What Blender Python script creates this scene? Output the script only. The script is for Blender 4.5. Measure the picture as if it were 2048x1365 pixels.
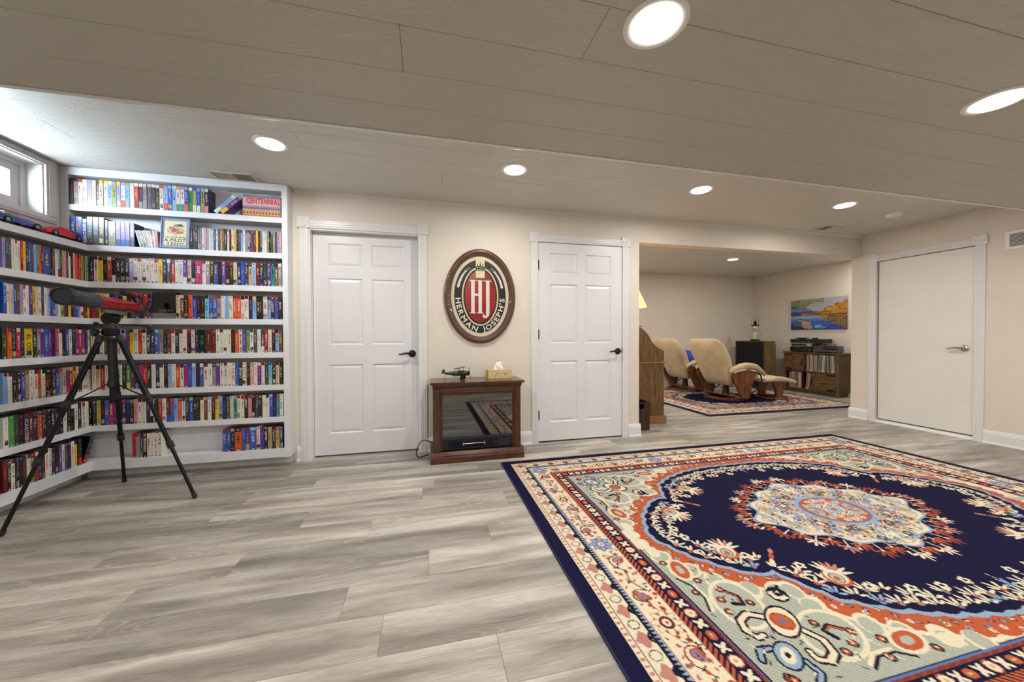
import bpy, math, random
import numpy as np
from mathutils import Vector, Matrix

# ------------------------------------------------------------------ camera, world, exposure
scene = bpy.context.scene
C = scene.collection
for _o in list(bpy.data.objects):
    bpy.data.objects.remove(_o)
CAM = (0.0, -3.4558, 1.0838)
YAW, PITCH, ROLL, FPX = 0.2331, -0.0138, -0.0032, 717.80


def make_camera():
    cam = bpy.data.cameras.new('camera')
    cam.sensor_width = 36.0
    cam.sensor_fit = 'HORIZONTAL'
    cam.lens = FPX / 2048.0 * 36.0
    cam.clip_start = 0.05
    ob = bpy.data.objects.new('camera', cam)
    C.objects.link(ob)
    fwd = Vector((math.sin(YAW) * math.cos(PITCH), math.cos(YAW) * math.cos(PITCH), math.sin(PITCH)))
    right = Vector((math.cos(YAW), -math.sin(YAW), 0))
    up = right.cross(fwd)
    c, s = math.cos(ROLL), math.sin(ROLL)
    r2 = right * c + up * s
    u2 = up * c - right * s
    m = Matrix((r2, u2, -fwd)).transposed().to_4x4()
    m.translation = CAM
    ob.matrix_world = m
    scene.camera = ob


make_camera()
world = bpy.data.worlds.new('world')
scene.world = world
world.use_nodes = True
_bg = world.node_tree.nodes['Background']
_bg.inputs['Color'].default_value = (0.80, 0.90, 1.0, 1)
_bg.inputs['Strength'].default_value = 60.0
scene.view_settings.view_transform = 'Standard'
scene.view_settings.look = 'None'
scene.view_settings.gamma = 1.0
scene.view_settings.use_curve_mapping = False
scene.view_settings.exposure = 0.0
LAMP = 13.5          # watts of each recessed lamp
LAMPCOL = (1.0, 0.965, 0.915)
scene.cycles.max_bounces = 6
scene.cycles.diffuse_bounces = 3
scene.cycles.glossy_bounces = 3
scene.cycles.transparent_max_bounces = 6
scene.cycles.sample_clamp_indirect = 6.0
scene.cycles.use_adaptive_sampling = True
scene.cycles.adaptive_threshold = 0.05
scene.cycles.adaptive_min_samples = 16
scene.cycles.caustics_reflective = False
scene.cycles.caustics_refractive = False

# ------------------------------------------------------------------ room dimensions
XL, XR = -2.61, 5.444
ZC, ZS, YS = 2.344, 2.09, -1.578     # far ceiling, near soffit, soffit edge
YN = -6.0                            # wall behind the camera
WT = 0.116                           # back wall thickness
D1 = (-0.9965, -0.0688)
D2 = (1.0908, 2.0294)
DZ = 2.03
OPX, OPZ = 2.231, 2.0894
RX, RY, RZ = 7.2, 3.2, 2.385         # room beyond the opening
R2L = 2.2
DR = (-0.9804, -0.1551)
DRZ = 1.994

rnd = random.Random(7)


# ------------------------------------------------------------------ colour and materials
def lin(c):
    return tuple((x / 12.92 if x <= 0.04045 else ((x + 0.055) / 1.055) ** 2.4) for x in c)


def rgb(r, g, b):
    return lin((r / 255.0, g / 255.0, b / 255.0))


MATS = {}


def new_mat(name):
    m = bpy.data.materials.new(name)
    m.use_nodes = True
    nt = m.node_tree
    b = nt.nodes['Principled BSDF']
    return m, nt, b


def N(nt, kind, **kw):
    n = nt.nodes.new(kind)
    for k, v in kw.items():
        if k.startswith('_'):
            setattr(n, k[1:], v)
        else:
            n.inputs[k.replace('0', ' ')].default_value = v
    return n


def mat(name, col, rough=0.5, metal=0.0, var=0.06, scale=30.0, bump=0.0, bscale=200.0, stretch=None, **kw):
    """plain paint / plastic / metal with a little mottling and fine relief"""
    if name in MATS:
        return MATS[name]
    m, nt, b = new_mat(name)
    L = nt.links.new
    tc = nt.nodes.new('ShaderNodeTexCoord')
    src = tc.outputs['Object']
    if stretch:
        mp = nt.nodes.new('ShaderNodeMapping')
        mp.inputs['Scale'].default_value = stretch
        L(src, mp.inputs['Vector'])
        src = mp.outputs['Vector']
    nz = nt.nodes.new('ShaderNodeTexNoise')
    nz.inputs['Scale'].default_value = scale
    nz.inputs['Detail'].default_value = 2
    L(src, nz.inputs['Vector'])
    rp = nt.nodes.new('ShaderNodeValToRGB')
    a = tuple(max(0, x * (1 - var)) for x in col)
    c = tuple(min(1, x * (1 + var)) for x in col)
    rp.color_ramp.elements[0].position = 0.3
    rp.color_ramp.elements[1].position = 0.7
    rp.color_ramp.elements[0].color = (*a, 1)
    rp.color_ramp.elements[1].color = (*c, 1)
    L(nz.outputs['Fac'], rp.inputs['Fac'])
    L(rp.outputs['Color'], b.inputs['Base Color'])
    b.inputs['Roughness'].default_value = rough
    b.inputs['Metallic'].default_value = metal
    for k, v in kw.items():
        b.inputs[k.replace('_', ' ')].default_value = v
    if bump:
        n2 = nt.nodes.new('ShaderNodeTexNoise')
        n2.inputs['Scale'].default_value = bscale
        n2.inputs['Detail'].default_value = 2
        L(src, n2.inputs['Vector'])
        bp = nt.nodes.new('ShaderNodeBump')
        bp.inputs['Strength'].default_value = bump
        bp.inputs['Distance'].default_value = 0.004
        L(n2.outputs['Fac'], bp.inputs['Height'])
        L(bp.outputs['Normal'], b.inputs['Normal'])
    MATS[name] = m
    return m


def wood(name, dark, light, rough=0.35, scale=(2.0, 22.0, 22.0), wave=6.0, coat=0.0):
    if name in MATS:
        return MATS[name]
    m, nt, b = new_mat(name)
    L = nt.links.new
    tc = nt.nodes.new('ShaderNodeTexCoord')
    mp = nt.nodes.new('ShaderNodeMapping')
    mp.inputs['Scale'].default_value = scale
    L(tc.outputs['Object'], mp.inputs['Vector'])
    nz = nt.nodes.new('ShaderNodeTexNoise')
    nz.inputs['Scale'].default_value = wave
    nz.inputs['Detail'].default_value = 6
    nz.inputs['Distortion'].default_value = 0.6
    L(mp.outputs['Vector'], nz.inputs['Vector'])
    rp = nt.nodes.new('ShaderNodeValToRGB')
    rp.color_ramp.elements[0].position = 0.32
    rp.color_ramp.elements[1].position = 0.68
    rp.color_ramp.elements[0].color = (*dark, 1)
    rp.color_ramp.elements[1].color = (*light, 1)
    L(nz.outputs['Fac'], rp.inputs['Fac'])
    L(rp.outputs['Color'], b.inputs['Base Color'])
    b.inputs['Roughness'].default_value = rough
    b.inputs['Coat Weight'].default_value = coat
    bp = nt.nodes.new('ShaderNodeBump')
    bp.inputs['Strength'].default_value = 0.12
    bp.inputs['Distance'].default_value = 0.002
    L(nz.outputs['Fac'], bp.inputs['Height'])
    L(bp.outputs['Normal'], b.inputs['Normal'])
    MATS[name] = m
    return m


def painted(name, rough=0.5, bump=0.0, bscale=400.0, coat=0.0, spec=0.5):
    """colour comes from the mesh colour attribute: print, weave"""
    if name in MATS:
        return MATS[name]
    m, nt, b = new_mat(name)
    L = nt.links.new
    at = nt.nodes.new('ShaderNodeAttribute')
    at.attribute_name = 'Col'
    tc = nt.nodes.new('ShaderNodeTexCoord')
    nz = nt.nodes.new('ShaderNodeTexNoise')
    nz.inputs['Scale'].default_value = bscale
    nz.inputs['Detail'].default_value = 2
    L(tc.outputs['Object'], nz.inputs['Vector'])
    mx = nt.nodes.new('ShaderNodeMix')
    mx.data_type = 'RGBA'
    mx.blend_type = 'MULTIPLY'
    mx.inputs['Factor'].default_value = 0.35 if bump else 0.08
    L(at.outputs['Color'], mx.inputs['A'])
    L(nz.outputs['Fac'], mx.inputs['B'])
    mx2 = nt.nodes.new('ShaderNodeMix')
    mx2.data_type = 'RGBA'
    mx2.blend_type = 'MULTIPLY'
    mx2.inputs['Factor'].default_value = 1.0
    L(mx.outputs['Result'], mx2.inputs['A'])
    g = 1.18 if bump else 1.04
    mx2.inputs['B'].default_value = (g, g, g, 1)
    L(mx2.outputs['Result'], b.inputs['Base Color'])
    b.inputs['Roughness'].default_value = rough
    b.inputs['Coat Weight'].default_value = coat
    b.inputs['Specular IOR Level'].default_value = spec
    if bump:
        bp = nt.nodes.new('ShaderNodeBump')
        bp.inputs['Strength'].default_value = bump
        bp.inputs['Distance'].default_value = 0.003
        L(nz.outputs['Fac'], bp.inputs['Height'])
        L(bp.outputs['Normal'], b.inputs['Normal'])
    MATS[name] = m
    return m


def emit(name, col, strength):
    if name in MATS:
        return MATS[name]
    m, nt, b = new_mat(name)
    b.inputs['Base Color'].default_value = (0.9, 0.9, 0.9, 1)
    b.inputs['Emission Color'].default_value = (*col, 1)
    b.inputs['Emission Strength'].default_value = strength
    m.cycles.emission_sampling = 'NONE'
    MATS[name] = m
    return m


def pane(name, tint=(1, 1, 1), refl=0.1, rough=0.02):
    if name in MATS:
        return MATS[name]
    m, nt, b = new_mat(name)
    L = nt.links.new
    nt.nodes.remove(b)
    out = nt.nodes['Material Output']
    t = nt.nodes.new('ShaderNodeBsdfTransparent')
    t.inputs['Color'].default_value = (*tint, 1)
    g = nt.nodes.new('ShaderNodeBsdfGlossy')
    g.inputs['Roughness'].default_value = rough
    mx = nt.nodes.new('ShaderNodeMixShader')
    mx.inputs[0].default_value = refl
    L(t.outputs[0], mx.inputs[1])
    L(g.outputs[0], mx.inputs[2])
    L(mx.outputs[0], out.inputs['Surface'])
    MATS[name] = m
    return m


# floor: grey oak vinyl plank, board to board variation from the object's own random number
def floor_mat():
    m, nt, b = new_mat('vinyl_plank')
    L = nt.links.new
    tc = nt.nodes.new('ShaderNodeTexCoord')
    oi = nt.nodes.new('ShaderNodeObjectInfo')
    cmb = nt.nodes.new('ShaderNodeCombineXYZ')
    mu = nt.nodes.new('ShaderNodeMath'); mu.operation = 'MULTIPLY'; mu.inputs[1].default_value = 37.0
    L(oi.outputs['Random'], mu.inputs[0])
    L(mu.outputs[0], cmb.inputs['X']); L(mu.outputs[0], cmb.inputs['Y']); L(mu.outputs[0], cmb.inputs['Z'])
    ad = nt.nodes.new('ShaderNodeVectorMath'); ad.operation = 'ADD'
    L(tc.outputs['Object'], ad.inputs[0]); L(cmb.outputs[0], ad.inputs[1])

    def noise(scale, sc, det=5, dist=0.0):
        mp = nt.nodes.new('ShaderNodeMapping')
        mp.inputs['Scale'].default_value = scale
        L(ad.outputs[0], mp.inputs['Vector'])
        nz = nt.nodes.new('ShaderNodeTexNoise')
        nz.inputs['Scale'].default_value = sc
        nz.inputs['Detail'].default_value = det
        nz.inputs['Distortion'].default_value = dist
        L(mp.outputs[0], nz.inputs['Vector'])
        return nz
    cloud = noise((0.8, 6.0, 1), 1.5, 3, 0.5)          # broad light/dark streaks
    grain = noise((5.0, 75.0, 1), 2.4, 3, 0.5)         # fine grain
    rp = nt.nodes.new('ShaderNodeValToRGB')
    e = rp.color_ramp.elements
    e[0].position = 0.30; e[0].color = (*rgb(127, 120, 111), 1)
    e[1].position = 0.70; e[1].color = (*rgb(204, 197, 187), 1)
    e2 = rp.color_ramp.elements.new(0.5); e2.color = (*rgb(167, 160, 150), 1)
    L(cloud.outputs['Fac'], rp.inputs['Fac'])
    # limed cathedral figure: contour lines of a stretched noise
    cat = noise((0.9, 5.5, 1), 1.3, 1, 0.2)
    mk = nt.nodes.new('ShaderNodeMath'); mk.operation = 'MULTIPLY'; mk.inputs[1].default_value = 150.0
    L(cat.outputs['Fac'], mk.inputs[0])
    sn = nt.nodes.new('ShaderNodeMath'); sn.operation = 'SINE'; L(mk.outputs[0], sn.inputs[0])
    msk = noise((0.7, 2.6, 1), 1.7, 1)
    mr = nt.nodes.new('ShaderNodeMapRange')
    mr.inputs['From Min'].default_value = 0.50; mr.inputs['From Max'].default_value = 0.68
    mr.inputs['To Max'].default_value = 0.42
    L(msk.outputs['Fac'], mr.inputs['Value'])
    wl = nt.nodes.new('ShaderNodeMapRange'); wl.inputs['From Min'].default_value = 0.45; wl.inputs['From Max'].default_value = 1.0
    L(sn.outputs[0], wl.inputs['Value'])
    wm = nt.nodes.new('ShaderNodeMath'); wm.operation = 'MULTIPLY'
    L(wl.outputs[0], wm.inputs[0]); L(mr.outputs[0], wm.inputs[1])
    m1 = nt.nodes.new('ShaderNodeMix'); m1.data_type = 'RGBA'
    L(wm.outputs[0], m1.inputs['Factor']); L(rp.outputs['Color'], m1.inputs['A'])
    m1.inputs['B'].default_value = (*rgb(214, 208, 198), 1)
    gr = nt.nodes.new('ShaderNodeMapRange')
    gr.inputs['From Min'].default_value = 0.3; gr.inputs['From Max'].default_value = 0.7
    gr.inputs['To Min'].default_value = 0.80; gr.inputs['To Max'].default_value = 1.10
    L(grain.outputs['Fac'], gr.inputs['Value'])
    m2 = nt.nodes.new('ShaderNodeMix'); m2.data_type = 'RGBA'; m2.blend_type = 'MULTIPLY'
    m2.inputs['Factor'].default_value = 1.0
    L(m1.outputs['Result'], m2.inputs['A']); L(gr.outputs[0], m2.inputs['B'])
    # board to board tone
    tone = nt.nodes.new('ShaderNodeMapRange')
    tone.inputs['To Min'].default_value = 0.80; tone.inputs['To Max'].default_value = 1.14
    L(oi.outputs['Random'], tone.inputs['Value'])
    m3 = nt.nodes.new('ShaderNodeMix'); m3.data_type = 'RGBA'; m3.blend_type = 'MULTIPLY'
    m3.inputs['Factor'].default_value = 1.0
    L(m2.outputs['Result'], m3.inputs['A']); L(tone.outputs[0], m3.inputs['B'])
    L(m3.outputs['Result'], b.inputs['Base Color'])
    b.inputs['Roughness'].default_value = 0.42
    b.inputs['Specular IOR Level'].default_value = 0.4
    bp = nt.nodes.new('ShaderNodeBump'); bp.inputs['Strength'].default_value = 0.12; bp.inputs['Distance'].default_value = 0.002
    L(grain.outputs['Fac'], bp.inputs['Height']); L(bp.outputs[0], b.inputs['Normal'])
    MATS['floor'] = m
    return m


def ceiling_mat(name, col, rough):
    """painted rough-sawn siding boards: embossed grain"""
    m, nt, b = new_mat(name)
    L = nt.links.new
    tc = nt.nodes.new('ShaderNodeTexCoord')
    oi = nt.nodes.new('ShaderNodeObjectInfo')
    mu = nt.nodes.new('ShaderNodeMath'); mu.operation = 'MULTIPLY'; mu.inputs[1].default_value = 19.0
    L(oi.outputs['Random'], mu.inputs[0])
    ad = nt.nodes.new('ShaderNodeVectorMath'); ad.operation = 'ADD'
    L(tc.outputs['Object'], ad.inputs[0]); L(mu.outputs[0], ad.inputs[1])
    mp = nt.nodes.new('ShaderNodeMapping'); mp.inputs['Scale'].default_value = (1.1, 7.0, 1.0)
    L(ad.outputs[0], mp.inputs['Vector'])
    n0 = nt.nodes.new('ShaderNodeTexNoise'); n0.inputs['Scale'].default_value = 1.6
    n0.inputs['Detail'].default_value = 2; n0.inputs['Distortion'].default_value = 0.4
    L(mp.outputs[0], n0.inputs['Vector'])
    k0 = nt.nodes.new('ShaderNodeMath'); k0.operation = 'MULTIPLY'; k0.inputs[1].default_value = 170.0
    L(n0.outputs['Fac'], k0.inputs[0])
    nz = nt.nodes.new('ShaderNodeMath'); nz.operation = 'SINE'; L(k0.outputs[0], nz.inputs[0])
    mr = nt.nodes.new('ShaderNodeMapRange'); mr.inputs['To Min'].default_value = 0.975; mr.inputs['To Max'].default_value = 1.02
    mr.inputs['From Min'].default_value = -1.0; mr.inputs['From Max'].default_value = 1.0
    L(nz.outputs[0], mr.inputs['Value'])
    mx = nt.nodes.new('ShaderNodeMix'); mx.data_type = 'RGBA'; mx.blend_type = 'MULTIPLY'; mx.inputs['Factor'].default_value = 1
    mx.inputs['A'].default_value = (*col, 1)
    L(mr.outputs[0], mx.inputs['B']); L(mx.outputs['Result'], b.inputs['Base Color'])
    b.inputs['Roughness'].default_value = rough
    bp = nt.nodes.new('ShaderNodeBump'); bp.inputs['Strength'].default_value = 0.30; bp.inputs['Distance'].default_value = 0.0016
    L(nz.outputs[0], bp.inputs['Height']); L(bp.outputs[0], b.inputs['Normal'])
    MATS[name] = m
    return m


# ------------------------------------------------------------------ mesh helpers
def circ(r, n, ph=0.0):
    return [(r * math.cos(2 * math.pi * i / n + ph), r * math.sin(2 * math.pi * i / n + ph)) for i in range(n)]


def rrect(w, h, r, k=4):
    """rounded rectangle outline, counter-clockwise, centred"""
    r = min(r, w / 2 - 1e-5, h / 2 - 1e-5)
    p = []
    for cx, cy, a0 in ((w / 2 - r, h / 2 - r, 0), (-w / 2 + r, h / 2 - r, 90), (-w / 2 + r, -h / 2 + r, 180), (w / 2 - r, -h / 2 + r, 270)):
        for i in range(k + 1):
            a = math.radians(a0 + 90 * i / k)
            p.append((cx + r * math.cos(a), cy + r * math.sin(a)))
    return p


class MB:
    def __init__(s):
        s.v = []; s.f = []; s.mi = []; s.fc = []

    def add(s, vs, fs, mi=0, col=None):
        o = len(s.v)
        s.v.extend([tuple(q) for q in vs])
        for f in fs:
            s.f.append([i + o for i in f]); s.mi.append(mi); s.fc.append(col)
        return s

    def box(s, x0, x1, y0, y1, z0, z1, mi=0, M=None, col=None):
        vs = [Vector((x, y, z)) for z in (z0, z1) for y in (y0, y1) for x in (x0, x1)]
        if M is not None:
            vs = [M @ q for q in vs]
        return s.add(vs, [(0, 2, 3, 1), (4, 5, 7, 6), (0, 1, 5, 4), (2, 6, 7, 3), (0, 4, 6, 2), (1, 3, 7, 5)], mi, col)

    def frust(s, x0, x1, z0, z1, yb, x2, x3, z2, z3, yf, mi=0):
        """rectangle at yb tapering to a smaller rectangle at yf (towards -y)"""
        vs = [(x0, yb, z0), (x1, yb, z0), (x1, yb, z1), (x0, yb, z1), (x2, yf, z2), (x3, yf, z2), (x3, yf, z3), (x2, yf, z3)]
        return s.add(vs, [(4, 5, 6, 7), (0, 1, 5, 4), (1, 2, 6, 5), (2, 3, 7, 6), (3, 0, 4, 7), (3, 2, 1, 0)], mi)

    def prism(s, poly, a, b, axis='y', mi=0, M=None, col=None):
        """poly: 2-D outline; extruded from a to b along axis. axis y: poly=(x,z); x: poly=(y,z); z: poly=(x,y)"""
        n = len(poly)
        def mk(p, t):
            return Vector({'y': (p[0], t, p[1]), 'x': (t, p[0], p[1]), 'z': (p[0], p[1], t)}[axis])
        vs = [mk(p, a) for p in poly] + [mk(p, b) for p in poly]
        if M is not None:
            vs = [M @ q for q in vs]
        fs = [list(range(n))[::-1], [n + i for i in range(n)]]
        fs += [(i, (i + 1) % n, n + (i + 1) % n, n + i) for i in range(n)]
        return s.add(vs, fs, mi, col)

    def loft(s, rings, cap=True, mi=0, closed=False):
        n = len(rings[0]); vs = [q for r in rings for q in r]; fs = []
        m = len(rings)
        for k in range(m if closed else m - 1):
            a, b = k * n, ((k + 1) % m) * n
            fs += [(a + i, a + (i + 1) % n, b + (i + 1) % n, b + i) for i in range(n)]
        if cap and not closed:
            fs.append(list(range(n))[::-1]); fs.append([(m - 1) * n + i for i in range(n)])
        return s.add(vs, fs, mi)

    def lathe(s, prof, n=24, M=None, mi=0, cap=True):
        """prof: (r, z) along local z"""
        rings = []
        for r, z in prof:
            ring = [Vector((x, y, z)) for x, y in circ(max(r, 1e-5), n)]
            rings.append([M @ q for q in ring] if M is not None else ring)
        return s.loft(rings, cap, mi)

    def tube(s, pts, r, n=8, mi=0, closed=False):
        pts = [Vector(p) for p in pts]; m = len(pts)
        rs = r if isinstance(r, (list, tuple)) else [r] * m
        rings = []; up = Vector((0, 0, 1))
        prev = None
        for i in range(m):
            if closed:
                t = pts[(i + 1) % m] - pts[i - 1]
            else:
                t = pts[min(i + 1, m - 1)] - pts[max(i - 1, 0)]
            t.normalize()
            if prev is None:
                a = up if abs(t.z) < 0.9 else Vector((1, 0, 0))
                u = t.cross(a).normalized()
            else:
                u = (prev - t * prev.dot(t)).normalized()
            prev = u
            w = t.cross(u)
            rings.append([pts[i] + (u * x + w * y) * rs[i] for x, y in circ(1, n)])
        return s.loft(rings, True, mi, closed)

    def ball(s, c, r, n=12, m=8, mi=0, sc=(1, 1, 1), M=None):
        rings = []
        for k in range(m + 1):
            th = math.pi * k / m
            rr = max(math.sin(th), 1e-3); z = -math.cos(th)
            ring = [Vector((x * rr * r * sc[0], y * rr * r * sc[1], z * r * sc[2])) for x, y in circ(1, n)]
            ring = [(M @ q if M is not None else q) + Vector(c) for q in ring]
            rings.append(ring)
        return s.loft(rings, True, mi)

    def build(s, name, mats, parent=None, bevel=0.0, smooth=None, seg=2):
        me = bpy.data.meshes.new(name)
        me.from_pydata([tuple(q) for q in s.v], [], s.f)
        if not isinstance(mats, (list, tuple)):
            mats = [mats]
        for m in mats:
            me.materials.append(m)
        if len(mats) > 1:
            me.polygons.foreach_set('material_index', s.mi)
        if any(c is not None for c in s.fc):
            ca = me.color_attributes.new('Col', 'FLOAT_COLOR', 'CORNER')
            arr = []
            for p, c in zip(me.polygons, s.fc):
                arr += [*(c or (0.5, 0.5, 0.5)), 1.0] * p.loop_total
            ca.data.foreach_set('color', arr)
        if smooth is not None:
            me.polygons.foreach_set('use_smooth', [True] * len(me.polygons))
            me.set_sharp_from_angle(angle=math.radians(smooth))
        me.update()
        return link(name, me, parent, bevel, seg)


def link(name, me, parent=None, bevel=0.0, seg=2):
    o = bpy.data.objects.new(name, me)
    C.objects.link(o)
    if parent is not None:
        o.parent = parent
    if bevel:
        bv = o.modifiers.new('bevel', 'BEVEL')
        bv.width = bevel; bv.segments = seg; bv.limit_method = 'ANGLE'; bv.angle_limit = math.radians(40)
    return o


def tag(o, label, cat, group=None):
    o['label'] = label; o['category'] = cat
    if group:
        o['group'] = group
    return o


def struct(o):
    o['kind'] = 'structure'
    return o


def thing(name, label, cat, loc=(0, 0, 0), rz=0.0, group=None):
    o = bpy.data.objects.new(name, None)
    o.empty_display_size = 0.05
    C.objects.link(o)
    o.location = loc; o.rotation_euler = (0, 0, rz)
    return tag(o, label, cat, group)


def copy_tree(o, parent=None):
    c = o.copy(); C.objects.link(c); c.parent = parent
    for ch in o.children:
        copy_tree(ch, c)
    return c


def rotm(ax, deg, at=(0, 0, 0)):
    return Matrix.Translation(at) @ Matrix.Rotation(math.radians(deg), 4, ax) @ Matrix.Translation(-Vector(at))


def axis_frame(a, b):
    """matrix whose local z runs from a to b, origin at a"""
    a = Vector(a); b = Vector(b); z = (b - a).normalized()
    x = Vector((0, 0, 1)).cross(z)
    if x.length < 1e-4:
        x = Vector((1, 0, 0))
    x.normalize(); y = z.cross(x)
    m = Matrix((x, y, z)).transposed().to_4x4(); m.translation = a
    return m


# glyphs for printed lettering
GLYPH = {}


def make_glyphs():
    cu = bpy.data.curves.new('glyph', 'FONT'); cu.size = 1.0; cu.resolution_u = 2; cu.offset = 0.022
    ob = bpy.data.objects.new('glyph', cu); C.objects.link(ob)
    for ch in "ABCDEFGHIJKLMNOPQRSTUVWXYZabcdefghiklmnopqrstuvwyz'?&0123456789":
        cu.body = ch
        dg = bpy.context.evaluated_depsgraph_get(); dg.update()
        ev = ob.evaluated_get(dg); me = ev.to_mesh()
        vs = [(v.co.x, v.co.y) for v in me.vertices]; fs = [tuple(p.vertices) for p in me.polygons]
        x0 = min(v[0] for v in vs); x1 = max(v[0] for v in vs)
        GLYPH[ch] = ([(x - x0, y) for x, y in vs], fs, x1 - x0)
        ev.to_mesh_clear()
    bpy.data.objects.remove(ob); bpy.data.curves.remove(cu)


make_glyphs()


def lay_text(s, gap=0.09, space=0.32):
    """list of (glyph, x offset); total width. cap height is about 0.69"""
    x = 0.0; out = []
    for ch in s:
        if ch == ' ':
            x += space; continue
        g = GLYPH.get(ch)
        if g is None:
            continue
        out.append((g, x)); x += g[2] + gap
    return out, max(x - gap, 1e-3)


def text_into(mb, s, fn, gap=0.09, mi=0, col=None):
    """fn maps (x,y) text units to a 3-D point"""
    out, w = lay_text(s, gap)
    for g, x in out:
        mb.add([fn(px + x, py, w) for px, py in g[0]], g[1], mi, col)
    return w

# ------------------------------------------------------------------ shell
M_WALL = mat('wall_paint', rgb(224, 215, 203), 0.6, var=0.02, scale=6, bump=0.25, bscale=110)
M_TRIM = mat('trim_paint', rgb(230, 229, 230), 0.35, var=0.015, scale=5)
M_DOOR = mat('door_paint', rgb(228, 227, 230), 0.38, var=0.015, scale=4)
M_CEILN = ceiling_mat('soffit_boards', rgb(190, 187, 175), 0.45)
M_CEILF = ceiling_mat('ceiling_boards', rgb(210, 208, 199), 0.36)
M_FLOOR = floor_mat()
M_BLACK = mat('bronze_black', rgb(28, 26, 27), 0.35, 0.6, var=0.1)
M_NICKEL = mat('satin_nickel', rgb(190, 184, 172), 0.25, 1.0, var=0.04)
M_DARK = mat('dark_gap', rgb(14, 13, 12), 0.8)


def wall(name, *boxes, m=M_WALL):
    b = MB()
    for q in boxes:
        b.box(*q)
    return struct(b.build(name, m))


ZT = 2.75
wall('wall_back',
     (XL - 0.4, D1[0], 0, WT, 0, ZC), (D1[1], D2[0], 0, WT, 0, ZC), (D2[1], OPX, 0, WT, 0, ZC),
     (D1[0], D1[1], 0, WT, DZ, ZC), (D2[0], D2[1], 0, WT, DZ, ZC), (OPX, XR, 0, WT, OPZ, RZ),
     (XL - 0.4, R2L - 0.03, WT + 0.004, WT + 0.08, -0.1, ZT))  # last box: unseen slab added to stop sky light leaking round the doors
wall('wall_right',
     (XR, XR + 0.12, YN, DR[0], 0, ZC + 0.02), (XR, XR + 0.12, DR[1], WT, 0, ZC + 0.02), (XR, XR + 0.12, DR[0], DR[1], DRZ, ZC + 0.02),
     (XR + 0.125, XR + 0.2, YN, 0.0, -0.1, ZT))  # last box: added backing, out of sight, blocks outside light at the door
wall('wall_front', (XL - 0.4, XR + 0.2, YN - 0.1, YN, -0.1, ZT))
wall('wall_far', (R2L - 0.15, RX + 0.1, RY, RY + 0.1, -0.1, ZT))
wall('wall_far_right', (RX, RX + 0.1, 0.0, RY, -0.1, ZT))
wall('wall_far_left', (R2L - 0.12, R2L, WT + 0.001, RY, 0, ZT))
wall('wall_far_front', (XR + 0.12, RX, 0.0, WT, 0, ZT))
# left wall with the deep window opening
WY0, WY1, WZ0, WZ1, WX = -1.45, -0.232, 1.945, 2.30, -2.70
wall('wall_left', (XL - 0.3, XL, YN, WY0, 0, ZC), (XL - 0.3, XL, WY1, 0, 0, ZC), (XL - 0.3, XL, WY0, WY1, 0, WZ0), (XL - 0.3, XL, WY0, WY1, WZ1, ZC))

# ceilings: slabs carrying separate boards
def slab(name, *boxes, m):
    b = MB()
    for q in boxes:
        b.box(*q)
    return struct(b.build(name, m))


ceil_far = slab('ceiling', (XL - 0.4, XR + 0.2, YS, WT, ZC + 0.012, ZT), m=M_CEILF)
ceil_near = slab('ceiling_soffit', (XL - 0.4, XR + 0.2, YN, YS, ZS + 0.012, ZT), m=M_CEILN)
ceil_room = slab('ceiling_far_room', (R2L - 0.15, RX + 0.1, WT, RY, RZ + 0.012, ZT), m=M_CEILF)


def boards(parent, z, y0, y1, w, x0, x1, joints, m, length=3.66, name='ceiling_board', gap=0.0013):
    """boards running along x, each a thin chamfered strip hung under the slab; joints: {row: [x,...]}"""
    k = 0
    y = y1
    cache = {}
    while y > y0 + 0.01:
        ya = max(y - w, y0)
        js = joints.get(k)
        if js is None:
            off = (k * 1.37) % length
            js = [x0 + off + i * length for i in range(-1, 6)]
        xs = [x0] + [j for j in sorted(js) if x0 + 0.1 < j < x1 - 0.1] + [x1]
        for a, b_ in zip(xs[:-1], xs[1:]):
            L_, W_ = b_ - a - gap * 0.6, y - ya - gap
            key = (round(L_, 3), round(W_, 3))
            if key not in cache:
                mb = MB(); ch = 0.0018
                hx, hy = L_ / 2, W_ / 2
                mb.loft([[Vector((sx * hx, sy * hy, 0.0118)) for sx, sy in ((-1, -1), (1, -1), (1, 1), (-1, 1))],
                         [Vector((sx * hx, sy * hy, ch)) for sx, sy in ((-1, -1), (1, -1), (1, 1), (-1, 1))],
                         [Vector((sx * (hx - ch * .4), sy * (hy - ch), 0)) for sx, sy in ((-1, -1), (1, -1), (1, 1), (-1, 1))]])
                me = bpy.data.meshes.new(name)
                me.from_pydata([tuple(v) for v in mb.v], [], [f[::-1] for f in mb.f]); me.materials.append(m)
                cache[key] = me
            o = link(name, cache[key], parent)
            o.location = ((a + b_) / 2, (y + ya) / 2, z)
        y = ya; k += 1


boards(ceil_far, ZC, YS, 0.0, 0.197, XL, XR, {}, M_CEILF)
boards(ceil_near, ZS, -3.2, YS - 0.018, 0.212, XL, XR, {0: [1.9], 1: [-1.9, 3.6], 2: [-0.08, 3.58], 3: [0.553, 4.2], 4: [2.6], 5: [-1.2, 3.1]}, M_CEILN)
boards(ceil_room, RZ, WT, RY, 0.2, R2L, RX, {}, M_CEILF)
# soffit behind the camera: plain boards texture continues on the slab
_b = MB(); _b.box(XL, XR, YN, -3.2 - 0.004, ZS, ZS + 0.0118); _b.build('soffit_backing_sheet', M_CEILN, ceil_near)
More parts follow.
